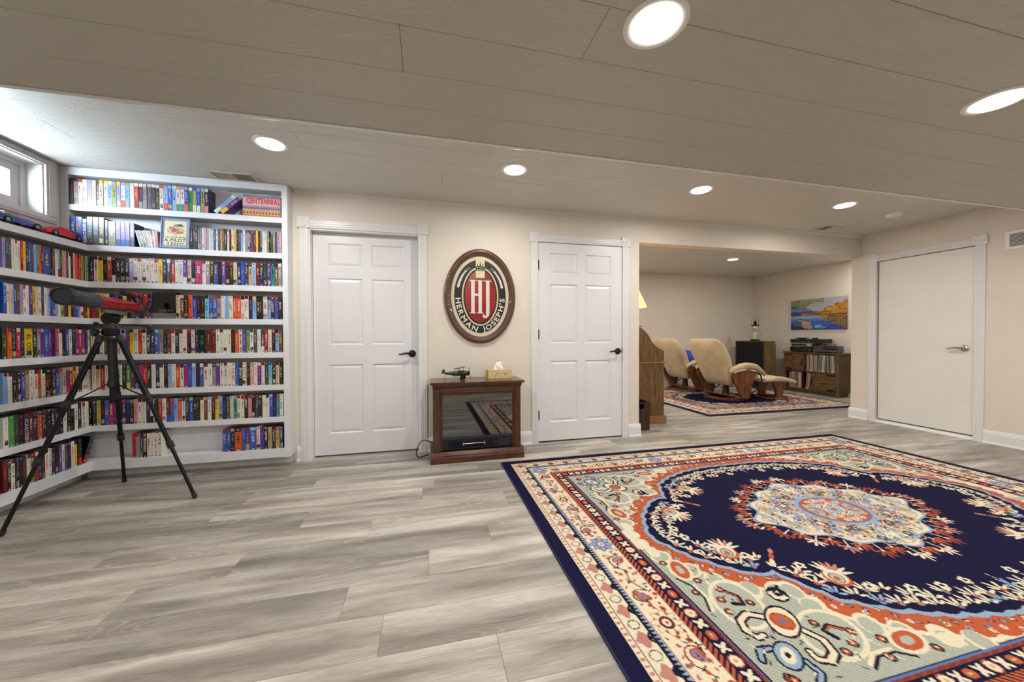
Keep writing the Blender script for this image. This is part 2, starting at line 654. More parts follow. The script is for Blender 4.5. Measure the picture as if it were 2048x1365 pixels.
# edge trim of the soffit and small cove along the back wall
_b = MB(); _b.box(XL, XR, YS - 0.016, YS + 0.006, ZS - 0.004, ZC - 0.001)
struct(_b.build('trim_1', M_TRIM, bevel=0.002))
_b = MB(); _b.prism([(0, ZC - 0.022), (0, ZC), (-0.016, ZC), (-0.012, ZC - 0.008), (-0.006, ZC - 0.016)], -1.10, XR, 'x')
struct(_b.build('trim_2', M_WALL))

# floor: dark bed with separate planks
_b = MB(); _b.box(XL - 0.4, RX + 0.1, YN, RY + 0.1, -0.12, -0.0052)
floor = struct(_b.build('floor', M_DARK))
PW, PL = 0.195, 1.22
JOINT = {}
for yc, xj in ((-1.11, -0.712), (-1.50, 0.33), (-1.70, 0.003), (-1.89, -0.335), (-2.09, -0.17), (-2.28, 0.24), (-0.72, 0.05), (-0.53, -0.81), (-0.14, -0.6)):
    JOINT[math.floor((yc + 1.405) / PW)] = xj


def planks():
    cache = {}

    def piece(a, b_, y0, y1):
        L_, W_ = round(b_ - a - 0.0006, 4), round(y1 - y0 - 0.0006, 4)
        if (L_, W_) not in cache:
            mb = MB(); hx, hy, c = L_ / 2, W_ / 2, 0.0009
            q = ((-1, -1), (1, -1), (1, 1), (-1, 1))
            mb.loft([[Vector((sx * hx, sy * hy, -0.005)) for sx, sy in q],
                     [Vector((sx * hx, sy * hy, -c)) for sx, sy in q],
                     [Vector((sx * (hx - c), sy * (hy - c), 0)) for sx, sy in q]])
            me = bpy.data.meshes.new('floor_plank'); me.from_pydata([tuple(v) for v in mb.v], [], mb.f); me.materials.append(M_FLOOR)
            cache[(L_, W_)] = me
        o = link('floor_plank', cache[(L_, W_)], floor)
        o.location = ((a + b_) / 2, (y0 + y1) / 2, 0)
    r = random.Random(3)
    for k in range(-9, 24):
        y0, y1 = -1.405 + k * PW, -1.405 + (k + 1) * PW
        if y0 < -3.17:
            continue
        xa, xb = (XL, XR) if y1 <= 0.02 else (R2L, RX)
        if y0 < 0.0 < y1:
            xa, xb = XL, XR
        y1 = min(y1, RY)
        if y1 - y0 < 0.02:
            continue
        j = JOINT.get(k, r.uniform(-0.6, 0.6))
        xs = [xa] + [j + i * PL for i in range(-4, 8) if xa + 0.12 < j + i * PL < xb - 0.12] + [xb]
        for a, b_ in zip(xs[:-1], xs[1:]):
            piece(a, b_, y0, y1)
    return -1.405 - 9 * PW


planks()
_b = MB(); _b.box(XL, XR, YN, -3.1605, -0.005, 0.0); _b.build('floor_sheet', M_FLOOR, floor)


# ------------------------------------------------------------------ six panel doors
def panel_door(name, x0, x1, yf, z0, z1, handle_x, hinges=None, lever=-1):
    w = x1 - x0
    cols = ((x0 + 0.135 * w, x0 + 0.455 * w), (x0 + 0.545 * w, x0 + 0.865 * w))
    rows = ((0.205, 0.83), (1.01, 1.61), (1.715, 1.925))
    b = MB(); t = 0.035
    xs = [x0, cols[0][0], cols[0][1], cols[1][0], cols[1][1], x1]
    zs = [z0, rows[0][0], rows[0][1], rows[1][0], rows[1][1], rows[2][0], rows[2][1], z1]
    # front skin with openings, plus the core behind
    for i in range(5):
        for k in range(7):
            if i in (1, 3) and k in (1, 3, 5):
                continue
            b.add([(xs[i], yf, zs[k]), (xs[i + 1], yf, zs[k]), (xs[i + 1], yf, zs[k + 1]), (xs[i], yf, zs[k + 1])], [(0, 1, 2, 3)])
    b.box(x0, x1, yf + 0.012, yf + t, z0, z1)
    for (xa, xb, za, zb) in ((x0, x1, z0, z0), (x0, x1, z1, z1)):
        b.add([(xa, yf, za), (xb, yf, za), (xb, yf + 0.012, za), (xa, yf + 0.012, za)], [(0, 1, 2, 3)])
    for xa in (x0, x1):
        b.add([(xa, yf, z0), (xa, yf, z1), (xa, yf + 0.012, z1), (xa, yf + 0.012, z0)], [(0, 1, 2, 3)])
    door = struct(b.build(name, M_DOOR))
    for ca, cb in cols:
        for ra, rb in rows:
            p = MB(); g = 0.010
            o_ = [(ca, yf, ra), (cb, yf, ra), (cb, yf, rb), (ca, yf, rb)]
            i_ = [(ca + g, yf + g, ra + g), (cb - g, yf + g, ra + g), (cb - g, yf + g, rb - g), (ca + g, yf + g, rb - g)]
            h = 0.034
            m_ = [(ca + h, yf + 0.003, ra + h), (cb - h, yf + 0.003, ra + h), (cb - h, yf + 0.003, rb - h), (ca + h, yf + 0.003, rb - h)]
            p.loft([[Vector(q) for q in o_], [Vector(q) for q in i_], [Vector(q) for q in m_]], cap=False)
            p.add(m_, [(0, 1, 2, 3)])
            p.build('door_panel', M_DOOR, door)
    lever_handle(door, handle_x, yf, 0.92, lever)
    for hz in hinges or ():
        hb = MB()
        hb.lathe([(0.0075, -0.05), (0.0075, 0.05)], 10, Matrix.Translation((x0 - 0.004, yf - 0.006, hz)))
        hb.box(x0 - 0.004, x0 + 0.010, yf - 0.002, yf + 0.002, hz - 0.045, hz + 0.045)
        hb.build('hinge', M_BLACK, door)
    return door


def lever_handle(parent, x, y, z, sgn, m=None, M=Matrix()):
    m = m or M_BLACK
    b = MB()
    b.lathe([(0.0, 0.0), (0.034, 0.0), (0.034, -0.004), (0.028, -0.010), (0.014, -0.012), (0.012, -0.05), (0.0, -0.05)], 20,
            M @ Matrix.Translation((x, y, z)) @ Matrix.Rotation(math.radians(-90), 4, 'X'))
    b.v = b.v  # lathe axis points to +y, so profile runs towards the room
    hd = b.build('handle_rosette', m, parent, smooth=40)
    l = MB()
    pts = [(0, -0.048, 0), (0.02, -0.050, 0.002), (0.05, -0.052, 0.006), (0.085, -0.050, 0.001), (0.105, -0.048, -0.004), (0.12, -0.047, -0.001)]
    l.tube([M @ Vector((x + sgn * p[0], y + p[1], z + p[2])) for p in pts], [0.012, 0.011, 0.009, 0.008, 0.007, 0.005], 8)
    l.build('lever', m, hd, smooth=60)
    return hd


panel_door('door_1', D1[0] + 0.016, D1[1] - 0.012, 0.07, 0.012, DZ - 0.014, -0.135)
panel_door('door_2', D2[0] + 0.004, D2[1] - 0.004, 0.002, 0.016, DZ - 0.004, 1.978, (0.28, 1.10, 1.80))
# strike plate at the edge of door 2
_b = MB(); _b.box(D2[1] - 0.006, D2[1] + 0.004, -0.003, 0.006, 0.90, 0.955); struct(_b.build('trim_3', M_BLACK))

# jamb lining of door 1
_b = MB()
_b.box(D1[0] - 0.0005, D1[0] + 0.014, 0.0, WT, 0, DZ); _b.box(D1[1] - 0.010, D1[1] + 0.0005, 0.0, WT, 0, DZ); _b.box(D1[0] + 0.014, D1[1] - 0.010, 0.0, WT, DZ - 0.012, DZ + 0.0005)
struct(_b.build('trim_4', M_TRIM))


def casing_set(n, a, b, zt, place, w=0.072, blk=0.098):
    """fluted casing with rosette corner blocks. place(u, d, z): u along the wall, d proud of it"""
    root = None

    def fluted(length):
        # outline across the width: (u, d)
        p = [(0, 0), (0, 0.010), (0.006, 0.014), (0.016, 0.015), (0.020, 0.011), (0.024, 0.015), (0.034, 0.015), (0.038, 0.011), (0.042, 0.015),
             (0.052, 0.015), (0.056, 0.011), (0.060, 0.014), (0.066, 0.014), (0.072, 0.010), (0.072, 0)]
        return [(u * w / 0.072, d) for u, d in p]
    prof = fluted(1)
    objs = []
    for k, (u0, sg) in enumerate(((a, -1), (b, 1))):
        mb = MB()
        vs = [place(u0 + sg * u, d, 0.0) for u, d in prof] + [place(u0 + sg * u, d, zt) for u, d in prof]
        m = len(prof)
        fs = [(i, i + 1, m + i + 1, m + i) for i in range(m - 1)] + [list(range(m)), list(range(m, 2 * m))]
        mb.add(vs, fs)
        objs.append(mb)
    mb = MB()
    vs = [place(a, d, zt + u) for u, d in prof] + [place(b, d, zt + u) for u, d in prof]
    m = len(prof)
    mb.add(vs, [(i, i + 1, m + i + 1, m + i) for i in range(m - 1)])
    objs.append(mb)
    out = MB()
    for q in objs:
        out.add(q.v, q.f)
    root = struct(out.build('trim_%d' % n, M_TRIM))
    for u0, sg in ((a, -1), (b, 1)):
        bm = MB()
        ua, ub = u0 + sg * (-0.012), u0 + sg * (blk - 0.012)
        za, zb = zt - 0.004, zt + blk - 0.004
        lo, hi = min(ua, ub), max(ua, ub)
        P = [(lo, za), (hi, za), (hi, zb), (lo, zb)]; e = 0.004
        Q = [(lo + e, za + e), (hi - e, za + e), (hi - e, zb - e), (lo + e, zb - e)]
        bm.loft([[Vector(place(u, 0.0, z)) for u, z in P], [Vector(place(u, 0.018, z)) for u, z in P], [Vector(place(u, 0.022, z)) for u, z in Q]])
        blkobj = bm.build('corner_block', M_TRIM, root)
        rs = MB(); cu, cz = (ua + ub) / 2, (za + zb) / 2
        rings = []
        for r, d in ((0.040, 0.022), (0.037, 0.028), (0.032, 0.028), (0.029, 0.023), (0.024, 0.023), (0.021, 0.027), (0.016, 0.027), (0.013, 0.023), (0.010, 0.024), (0.006, 0.029), (0.0005, 0.030)):
            rings.append([Vector(place(cu + x, d, cz + y)) for x, y in circ(r, 20)])
        rs.loft(rings, cap=False)
        rs.build('rosette', M_TRIM, blkobj, smooth=50)
    return root


casing_set(5, D1[0], D1[1], DZ, lambda u, d, z: (u, -d, z))
casing_set(6, D2[0], D2[1], DZ, lambda u, d, z: (u, -d, z))
casing_set(7, DR[0], DR[1], DRZ, lambda u, d, z: (XR - d, u, z))

# right hand flush door, in its own frame: face towards -x
_b = MB(); _b.box(XR + 0.02, XR + 0.058, DR[0] + 0.006, DR[1] - 0.012, 0.045, DRZ - 0.006)
door3 = struct(_b.build('door_3', mat('flush_door_paint', rgb(232, 229, 222), 0.42, var=0.02, scale=4), bevel=0.002))
lever_handle(door3, -(DR[0] + 0.075), 0.0, 0.94, -1, M_NICKEL, Matrix.Translation((XR + 0.02, 0, 0)) @ Matrix.Rotation(math.radians(-90), 4, 'Z'))
_b = MB(); _b.box(XR + 0.058, XR + 0.12, DR[0], DR[1], 0.0, DRZ); struct(_b.build('trim_8', M_DARK))  # dark block added behind the slab, stands in for shade in the door gap
_b = MB(); _b.prism([(XR - 0.02, 0.0), (XR - 0.02, 0.008), (XR + 0.01, 0.03), (XR + 0.057, 0.034), (XR + 0.057, 0)], DR[0], DR[1], 'y')
struct(_b.build('trim_9', M_TRIM))


# baseboards with a shoe moulding
def baseboard(name, runs):
    b = MB()
    prof = [(0, 0), (0.026, 0), (0.026, 0.006), (0.022, 0.016), (0.016, 0.018), (0.016, 0.098), (0.012, 0.104), (0.012, 0.112), (0.008, 0.120), (0.004, 0.132), (0, 0.132)]
    for kind, c, a, e, sg in runs:
        if kind == 'x':          # runs along x at y=c, proud towards sg*y
            b.prism([(c + sg * d, z) for d, z in prof], a, e, 'x')
        else:
            b.prism([(c + sg * d, z) for d, z in prof], a, e, 'y')
    return struct(b.build(name, M_TRIM))


baseboard('baseboard_back', [('x', 0, -1.098, D1[0] - 0.072, -1), ('x', 0, D1[1] + 0.072, D2[0] - 0.072, -1), ('x', 0, D2[1] + 0.072, OPX + 0.016, -1), ('y', OPX, 0.0, WT, 1)])
baseboard('baseboard_right', [('y', XR, YN, DR[0] - 0.072, -1), ('y', XR, DR[1] + 0.072, WT + 0.016, -1)])
baseboard('baseboard_far', [('x', RY, R2L, RX, -1)])
baseboard('baseboard_far_right', [('y', RX, WT, RY, -1)])
baseboard('baseboard_far_left', [('y', R2L, WT, RY, 1)])

# ------------------------------------------------------------------ window in the left wall
def window():
    b = MB()
    fy0, fy1, fz0, fz1 = WY0, WY1, WZ0, WZ1
    x = WX
    # reveal lining
    b.box(x, XL - 0.001, fy1 - 0.006, fy1, fz0, fz1); b.box(x, XL - 0.001, fy0, fy1, fz0, fz0 + 0.006); b.box(x, XL - 0.001, fy0, fy1, fz1 - 0.006, fz1)
    fr = 0.035
    for (a, c, d, e) in ((fy0, fy1, fz0, fz0 + fr), (fy0, fy1, fz1 - fr, fz1), (fy0, fy0 + fr, fz0 + fr, fz1 - fr), (fy1 - fr, fy1, fz0 + fr, fz1 - fr)):
        b.box(x - 0.05, x, a, c, d, e)
    w = struct(b.build('window_1', M_TRIM))
    s = MB()
    y0, y1, z0, z1 = fy0 + fr, fy1 - fr, fz0 + fr, fz1 - fr
    sf = 0.055
    mid = (y0 + y1) / 2
    for ya, yb in ((y0, mid), (mid, y1)):
        s = MB()
        for (a, c, d, e) in ((ya, yb, z0, z0 + sf), (ya, yb, z1 - sf, z1), (ya, ya + sf, z0 + sf, z1 - sf), (yb - sf, yb, z0 + sf, z1 - sf)):
            s.box(x - 0.035, x - 0.014, a, c, d, e)
        so = s.build('sash', M_TRIM, w, bevel=0.002)
        g = MB(); g.box(x - 0.024, x - 0.020, ya + sf, yb - sf, z0 + sf, z1 - sf)
        g.build('pane', pane('window_glass', (0.95, 0.98, 1), 0.04), so)
    # casing around the opening
    c = MB(); wd, th = 0.075, 0.016
    def strip(ya, yb, za, zb):
        c.box(XL, XL + th, ya, yb, za, zb)
        e = 0.014
        if yb - ya > zb - za:
            c.box(XL + th, XL + th + 0.006, ya, yb, za + e, zb - e)
        else:
            c.box(XL + th, XL + th + 0.006, ya + e, yb - e, za, zb)
    strip(fy0 - wd, fy1 + wd, fz0 - 0.045, fz0 + 0.0)
    strip(fy1, fy1 + wd, fz0, ZC - 0.002)
    strip(fy0 - wd, fy0, fz0, ZC - 0.002)
    strip(fy0, fy1, fz1, ZC - 0.002)
    c.build('window_casing', M_TRIM, w, bevel=0.003)


window()

# ------------------------------------------------------------------ recessed lamps, detector, vents
M_LAMP = emit('lamp_lens', LAMPCOL, 4.0)
LD = bpy.data.lights.new('downlight_beam', 'AREA')
LD.shape = 'DISK'; LD.size = 0.145; LD.energy = LAMP; LD.color = LAMPCOL
M_RING = mat('lamp_ring', rgb(236, 234, 230), 0.4, var=0.01)


def downlight(x, y, z, label, r=0.075):
    t = thing('recessed_light', label, 'ceiling light', (x, y, z), group='recessed ceiling lights')
    b = MB(); prof = [(r, -0.001), (r + 0.004, -0.004), (r + 0.018, -0.006), (r + 0.026, -0.003), (r + 0.027, 0.0)]
    rings = [[Vector((px, py, d)) for px, py in circ(rr, 40)] for rr, d in prof]
    b.loft(rings, cap=False)
    b.build('trim_ring', M_RING, t, smooth=50)
    l = MB(); l.lathe([(r + 0.001, -0.0002), (r, -0.006), (r * 0.96, -0.010), (r * 0.6, -0.0115), (0.001, -0.012)], 40, cap=True)
    l.build('lens', M_LAMP, t, smooth=40)
    lo = bpy.data.objects.new('downlight_beam', LD); C.objects.link(lo); lo.parent = t; lo.location = (0, 0, -0.014)


for x, lab in ((-0.983, 'round recessed light above the bookcase end of the room'), (0.656, 'round recessed light above the oval mirror sign'),
               (2.313, 'round recessed light near the wide opening, between two others'), (3.948, 'round recessed light next to the smoke detector')):
    downlight(x, -0.80, ZC, lab)
for x, lab in ((0.724, 'large bright recessed light in the lowered ceiling, top of picture'), (2.392, 'recessed light in the lowered ceiling at right picture edge'),
               (-0.93, 'recessed light in the lowered ceiling, outside the picture on the left'), (4.06, 'recessed light in the lowered ceiling, outside the picture on the right')):
    downlight(x, -2.424, ZS, lab)
for x, lab in ((-0.93, 'added fill light behind the camera, leftmost'), (0.724, 'added fill light behind the camera, second from left'), (2.392, 'added fill light behind the camera, third from left'), (4.06, 'added fill light behind the camera, rightmost')):
    downlight(x, -4.05, ZS, lab)  # unseen row added as fill for the main room
downlight(5.10, 1.66, RZ, 'recessed light in the room beyond, above the recliners')
downlight(3.0, 1.66, RZ, 'added fill light in the room beyond, hidden left of the opening')  # unseen lamp added to brighten the far room
downlight(3.0, 2.75, RZ, 'added fill light in the room beyond, hidden behind the desk side')  # one more out-of-sight lamp, added to lift the far room
downlight(6.78, 0.72, RZ, 'added fill light in the room beyond, hidden right of the opening')  # added out of view as extra light for the far room

t = thing('smoke_detector', 'round white smoke detector on the ceiling by the plain door', 'smoke detector', (4.70, -0.745, ZC))
_b = MB(); _b.lathe([(0.072, 0.0), (0.072, -0.012), (0.066, -0.014), (0.062, -0.032), (0.052, -0.040), (0.0005, -0.042)], 32)
_b.build('housing', M_RING, t, smooth=40)
_b = MB(); _b.lathe([(0.050, -0.0405), (0.046, -0.044), (0.040, -0.0412)], 32, cap=False); _b.build('grille_ring', M_TRIM, t)


def register(name, label, cx, cy, z, lx, ly, split=True):
    t = thing(name, label, 'vent', (cx, cy, z))
    M_ = mat('vent_cream', rgb(214, 208, 196), 0.45, var=0.02)
    b = MB(); fw = 0.016
    for q in ((-lx / 2, lx / 2, -ly / 2, -ly / 2 + fw), (-lx / 2, lx / 2, ly / 2 - fw, ly / 2), (-lx / 2, -lx / 2 + fw, -ly / 2 + fw, ly / 2 - fw), (lx / 2 - fw, lx / 2, -ly / 2 + fw, ly / 2 - fw), (-0.004, 0.004, -ly / 2 + fw, ly / 2 - fw)):
        b.box(*q, -0.008, -0.0005)
    b.build('frame', M_, t, bevel=0.0015)
    d = MB(); d.box(-lx / 2 + fw, lx / 2 - fw, -ly / 2 + fw, ly / 2 - fw, -0.0018, -0.0008); d.build('backing', mat('vent_dark', rgb(96, 88, 76), 0.8), t)
    n = 11
    me = None
    for side in (-1, 1):
        for i in range(n):
            x = side * (0.010 + (lx / 2 - fw - 0.012) * (i + 0.5) / n)
            if me is None:
                mb = MB(); mb.box(-0.0045, 0.0045, -ly / 2 + fw, ly / 2 - fw, -0.0065, -0.0055)
                o = mb.build('louvre', M_, t); me = o.data
            else:
                o = link('louvre', me, t)
            o.location = (x, 0, 0.0015); o.rotation_euler = (0, math.radians(28 * side), 0)


register('ceiling_vent', 'cream ceiling vent above the top bookshelf', -1.46, -0.20, ZC, 0.30, 0.16)
register('ceiling_vent', 'cream ceiling vent in front of the wide opening', 4.62, -0.19, ZC, 0.30, 0.16)
t = thing('wall_vent', 'white louvred wall vent at the right picture edge', 'vent', (XR, -1.30, 1.985))
_b = MB()
for q in ((-0.13, 0.13, -0.088, -0.06), (-0.13, 0.13, 0.06, 0.088), (-0.13, -0.10, -0.06, 0.06), (0.10, 0.13, -0.06, 0.06)):
    _b.box(-0.009, -0.0005, q[0], q[1], q[2], q[3])
_b.build('frame', M_TRIM, t, bevel=0.002)
_b = MB(); _b.box(-0.003, -0.001, -0.10, 0.10, -0.06, 0.06); _b.build('backing', mat('vent_dark', rgb(96, 88, 76), 0.8), t)
_me = None
for i in range(9):
    if _me is None:
        _b = MB(); _b.box(-0.006, 0.002, -0.10, 0.10, -0.0012, 0.0012); _o = _b.build('louvre', M_TRIM, t); _me = _o.data
    else:
        _o = link('louvre', _me, t)
    _o.location = (-0.0065, 0, -0.052 + i * 0.013); _o.rotation_euler = (0, math.radians(35), 0)

# ------------------------------------------------------------------ built-in bookcases
M_SHELF = mat('shelf_paint', rgb(226, 228, 232), 0.4, var=0.015, scale=4)
BF = -0.12                      # front of the back bookcase
LF = -2.452                     # front of the left bookcase
BR = -1.118                     # right end of the back bookcase
SZ = [2.068, 1.775, 1.502, 1.228, 0.955, 0.687, 0.420, 0.156]      # shelf tops
ST = 0.045
LEND = -0.715


def bookcases():
    t = thing('back_bookcase', 'white built-in bookcase along the back wall, left of the first door', 'bookcase', (-1.85, -0.06, 0))
    ox, oy = -1.85, -0.06

    def part(name, *bx, bevel=0.002):
        b = MB()
        for q in bx:
            b.box(q[0] - ox, q[1] - ox, q[2] - oy, q[3] - oy, q[4], q[5])
        return b.build(name, M_SHELF, t, bevel=bevel)
    part('back_panel', (XL + 0.002, BR, -0.008, -0.001, 0.08, ZC - 0.002), bevel=0)
    part('side_panel', (BR - 0.042, BR, BF, -0.008, 0.078, ZC - 0.002))
    part('side_panel', (XL + 0.002, XL + 0.048, BF, -0.008, SZ[1], ZC - 0.002))
    part('top_rail', (XL + 0.048, BR - 0.042, BF, -0.008, 2.285, ZC - 0.002))
    for k, z in enumerate(SZ):
        th = ST if k < 7 else 0.075
        xa = XL + 0.048 if k < 1 else (XL + 0.03)
        part('shelf', (xa if k < 1 else LF + 0.0, BR - 0.042, BF, -0.008, z - th, z))
    part('toe_kick', (LF - 0.1, BR - 0.01, -0.02, -0.008, 0, 0.08))

    t2 = thing('left_bookcase', 'white built-in bookcase along the left wall under the window', 'bookcase', (-2.53, -0.5, 0))
    ox, oy = -2.53, -0.5

    def part2(name, *bx, bevel=0.002):
        b = MB()
        for q in bx:
            b.box(q[0] - ox, q[1] - ox, q[2] - oy, q[3] - oy, q[4], q[5])
        return b.build(name, M_SHELF, t2, bevel=bevel)
    part2('back_panel', (XL + 0.001, XL + 0.006, LEND, -0.009, 0.08, SZ[1] - 0.01), bevel=0)
    part2('side_panel', (XL + 0.006, LF, LEND - 0.04, LEND, 0.0, SZ[1]))
    for k, z in enumerate(SZ[1:]):
        th = ST if k < 6 else 0.075
        part2('shelf', (XL + 0.006, LF, LEND, -0.009, z - th, z))
    part2('toe_kick', (XL + 0.012, XL + 0.03, LEND, -0.03, 0, 0.08))


bookcases()

# ------------------------------------------------------------------ cassettes, discs and books
PAL = {
    'k': ((20, 19, 22), 'black'), 'w': ((226, 221, 210), 'white'), 'c': ((206, 193, 166), 'cream'), 'e': ((190, 158, 112), 'tan'),
    'r': ((186, 34, 34), 'red'), 'o': ((216, 84, 40), 'orange'), 'y': ((232, 190, 40), 'yellow'), 'g': ((52, 140, 66), 'green'),
    'G': ((40, 62, 48), 'dark green'), 't': ((34, 140, 150), 'teal'), 'a': ((120, 196, 212), 'aqua'), 'b': ((44, 84, 178), 'blue'),
    'n': ((30, 34, 84), 'navy'), 'l': ((136, 176, 218), 'light blue'), 'p': ((92, 50, 150), 'purple'), 'v': ((160, 150, 208), 'lavender'),
    'm': ((104, 26, 34), 'maroon'), 'i': ((216, 140, 150), 'pink'), 'f': ((176, 40, 110), 'magenta'), 's': ((138, 138, 140), 'grey'),
    'd': ((70, 70, 76), 'dark grey'), 'h': ((104, 66, 42), 'brown'), 'u': ((152, 160, 92), 'olive'),
}
TXT = {'k': 'wyrcl', 'w': 'rkbndm', 'c': 'rkhdn', 'e': 'knmr', 'r': 'wyk', 'o': 'wkm', 'y': 'rkn', 'g': 'wyk', 'G': 'wyg', 't': 'wky', 'a': 'nbr', 'b': 'wyl',
       'n': 'wylr', 'l': 'nbr', 'p': 'wyo', 'v': 'npw', 'm': 'wyo', 'i': 'mkw', 'f': 'wn', 's': 'wkr', 'd': 'wyl', 'h': 'wyk', 'u': 'wkn'}
M_PRINT = painted('glossy_print', 0.32, coat=0.15)
KPAGE = rgb(200, 196, 188)


def col(c, j=0.0, r=None):
    q = PAL[c][0]
    if j and r:
        q = [max(0, min(255, x + r.uniform(-j, j))) for x in q]
    return rgb(*q)


def cassette(spec, w, h, d, seed, style='tape'):
    """one case standing upright: spine at y=0 facing -y, x 0..w. returns mesh"""
    r = random.Random(seed)
    f = spec.split('|')
    title, tcol = (f[1], f[2]) if len(f) > 2 else (None, None)
    if title == '~':
        title = None
    codes = f[0].split('.')
    base = codes[0]
    nx, nz = 7, 46
    g = [[col(base, 7, r)] * nz for _ in range(nx)]
    bc = col(base, 8, r)
    g = [[bc for _ in range(nz)] for _ in range(nx)]

    def fill(z0, z1, c, x0=0, x1=nx):
        for x in range(x0, x1):
            for z in range(int(z0 * nz), max(int(z0 * nz) + 1, int(z1 * nz))):
                if 0 <= z < nz:
                    g[x][z] = c
    if len(codes) > 1:
        fill(0.87, 1.0, col(codes[1], 8, r))
    elif r.random() < 0.35 and style == 'tape':
        fill(0.86, 1.0, col(r.choice('mkknrw'), 10, r))
    if len(codes) > 2:
        fill(0.0, 0.30, col(codes[2], 8, r))
    elif r.random() < 0.3:
        fill(0.10, 0.26, col(r.choice('hcksne'), 10, r), 0 if r.random() < .5 else 1, nx if r.random() < .5 else nx - 1)
        for _ in range(9):
            x, z = r.randrange(1, nx - 1), r.randrange(int(.10 * nz), int(.26 * nz))
            g[x][z] = col(r.choice('ewhkc'), 10, r)
    if style == 'tape' and r.random() < 0.7:      # maker's mark at top and foot
        mc = col(r.choice('wwclsk' if base not in 'wc' else 'kkrnd'), 5, r)
        fill(0.035, 0.075, mc, 2, nx - 2)
        if r.random() < .6:
            fill(0.93, 0.96, mc, 2, nx - 2)
    tc = col(tcol or r.choice(TXT[base]), 6, r)
    if not title:
        # worn, unreadable title: short broken strokes down the middle of the spine
        z = r.uniform(0.72, 0.82); end = r.uniform(0.3, 0.5)
        wide = r.random() < 0.6
        two = r.random() < .25
        while z > end:
            zi = int(z * nz)
            for x in ((2, 3, 4) if wide else (3,)) if not two else (1, 2, 4):
                if r.random() < 0.62 and 0 <= zi < nz:
                    g[x][zi] = tc
            z -= 1.0 / nz * (1 if r.random() < .8 else 2)
    dk_ = col('k')
    for x in range(nx):
        for z in range(nz):
            q = r.random()
            if q < 0.22:
                o_ = dk_ if q < 0.11 else tc
                f_ = r.uniform(.12, .38)
                g[x][z] = tuple(a_ * (1 - f_) + b_ * f_ for a_, b_ in zip(g[x][z], o_))
    mb = MB()
    e = min(0.0018, w * 0.12)
    xs = [e + (w - 2 * e) * i / nx for i in range(nx + 1)]
    zs = [h * k / nz for k in range(nz + 1)]
    for i in range(nx):
        k = 0
        while k < nz:
            k2 = k
            while k2 + 1 < nz and g[i][k2 + 1] == g[i][k]:
                k2 += 1
            mb.add([(xs[i], 0, zs[k]), (xs[i + 1], 0, zs[k]), (xs[i + 1], 0, zs[k2 + 1]), (xs[i], 0, zs[k2 + 1])], [(0, 1, 2, 3)], 0, g[i][k])
            k = k2 + 1
    side = bc
    top = col('k', 4, r) if style in ('tape', 'disc') and r.random() < .7 else bc
    if style in ('clam', 'book'):
        top = KPAGE
    # rounded spine edges, sides, top, bottom, back
    for x0, x1 in ((0.0, e), (w, w - e)):
        mb.add([(x0, e, 0), (x1, 0, 0), (x1, 0, h), (x0, e, h)], [(0, 1, 2, 3) if x0 == 0 else (3, 2, 1, 0)], 0, bc)
        mb.add([(x0, e, 0), (x0, e, h), (x0, d, h), (x0, d, 0)], [(0, 1, 2, 3) if x0 == 0 else (3, 2, 1, 0)], 0, side)
    mb.add([(0, e, h), (e, 0, h), (w - e, 0, h), (w, e, h), (w, d, h), (0, d, h)], [(0, 1, 2, 3, 4, 5)], 0, top)
    mb.add([(0, e, 0), (e, 0, 0), (w - e, 0, 0), (w, e, 0), (w, d, 0), (0, d, 0)], [(5, 4, 3, 2, 1, 0)], 0, side)
    mb.add([(0, d, 0), (w, d, 0), (w, d, h), (0, d, h)], [(3, 2, 1, 0)], 0, KPAGE)
    if title:
        out, tw = lay_text(title, 0.12)
        sc = min(0.58 * h / tw, 0.70 * w / 0.70)
        zt = h * 0.80 if tw * sc < 0.6 * h else h * 0.84
        text_into(mb, title, lambda x, y, W: (w / 2 + (y - 0.35) * sc, -0.0003, zt - x * sc), 0.12, 0, tc)
    me = MB.build(mb, 'case', M_PRINT)
    m2 = me.data
    bpy.data.objects.remove(me)
    return m2


ORD = ['first', 'second', 'third', 'fourth', 'fifth', 'sixth', 'seventh', 'eighth', 'ninth', 'tenth', 'eleventh', 'twelfth', 'thirteenth', 'fourteenth', 'fifteenth',
       'sixteenth', 'seventeenth', 'eighteenth', 'nineteenth', 'twentieth']


def ordn(n):
    if n <= 20:
        return ORD[n - 1]
    tens = {2: 'twenty', 3: 'thirty', 4: 'forty', 5: 'fifty', 6: 'sixty'}[n // 10]
    return (tens[:-1] + 'ieth') if n % 10 == 0 else tens + '-' + ORD[n % 10 - 1]


SHELFW = ['top', 'second', 'third', 'fourth', 'fifth', 'sixth', 'seventh', 'bottom']


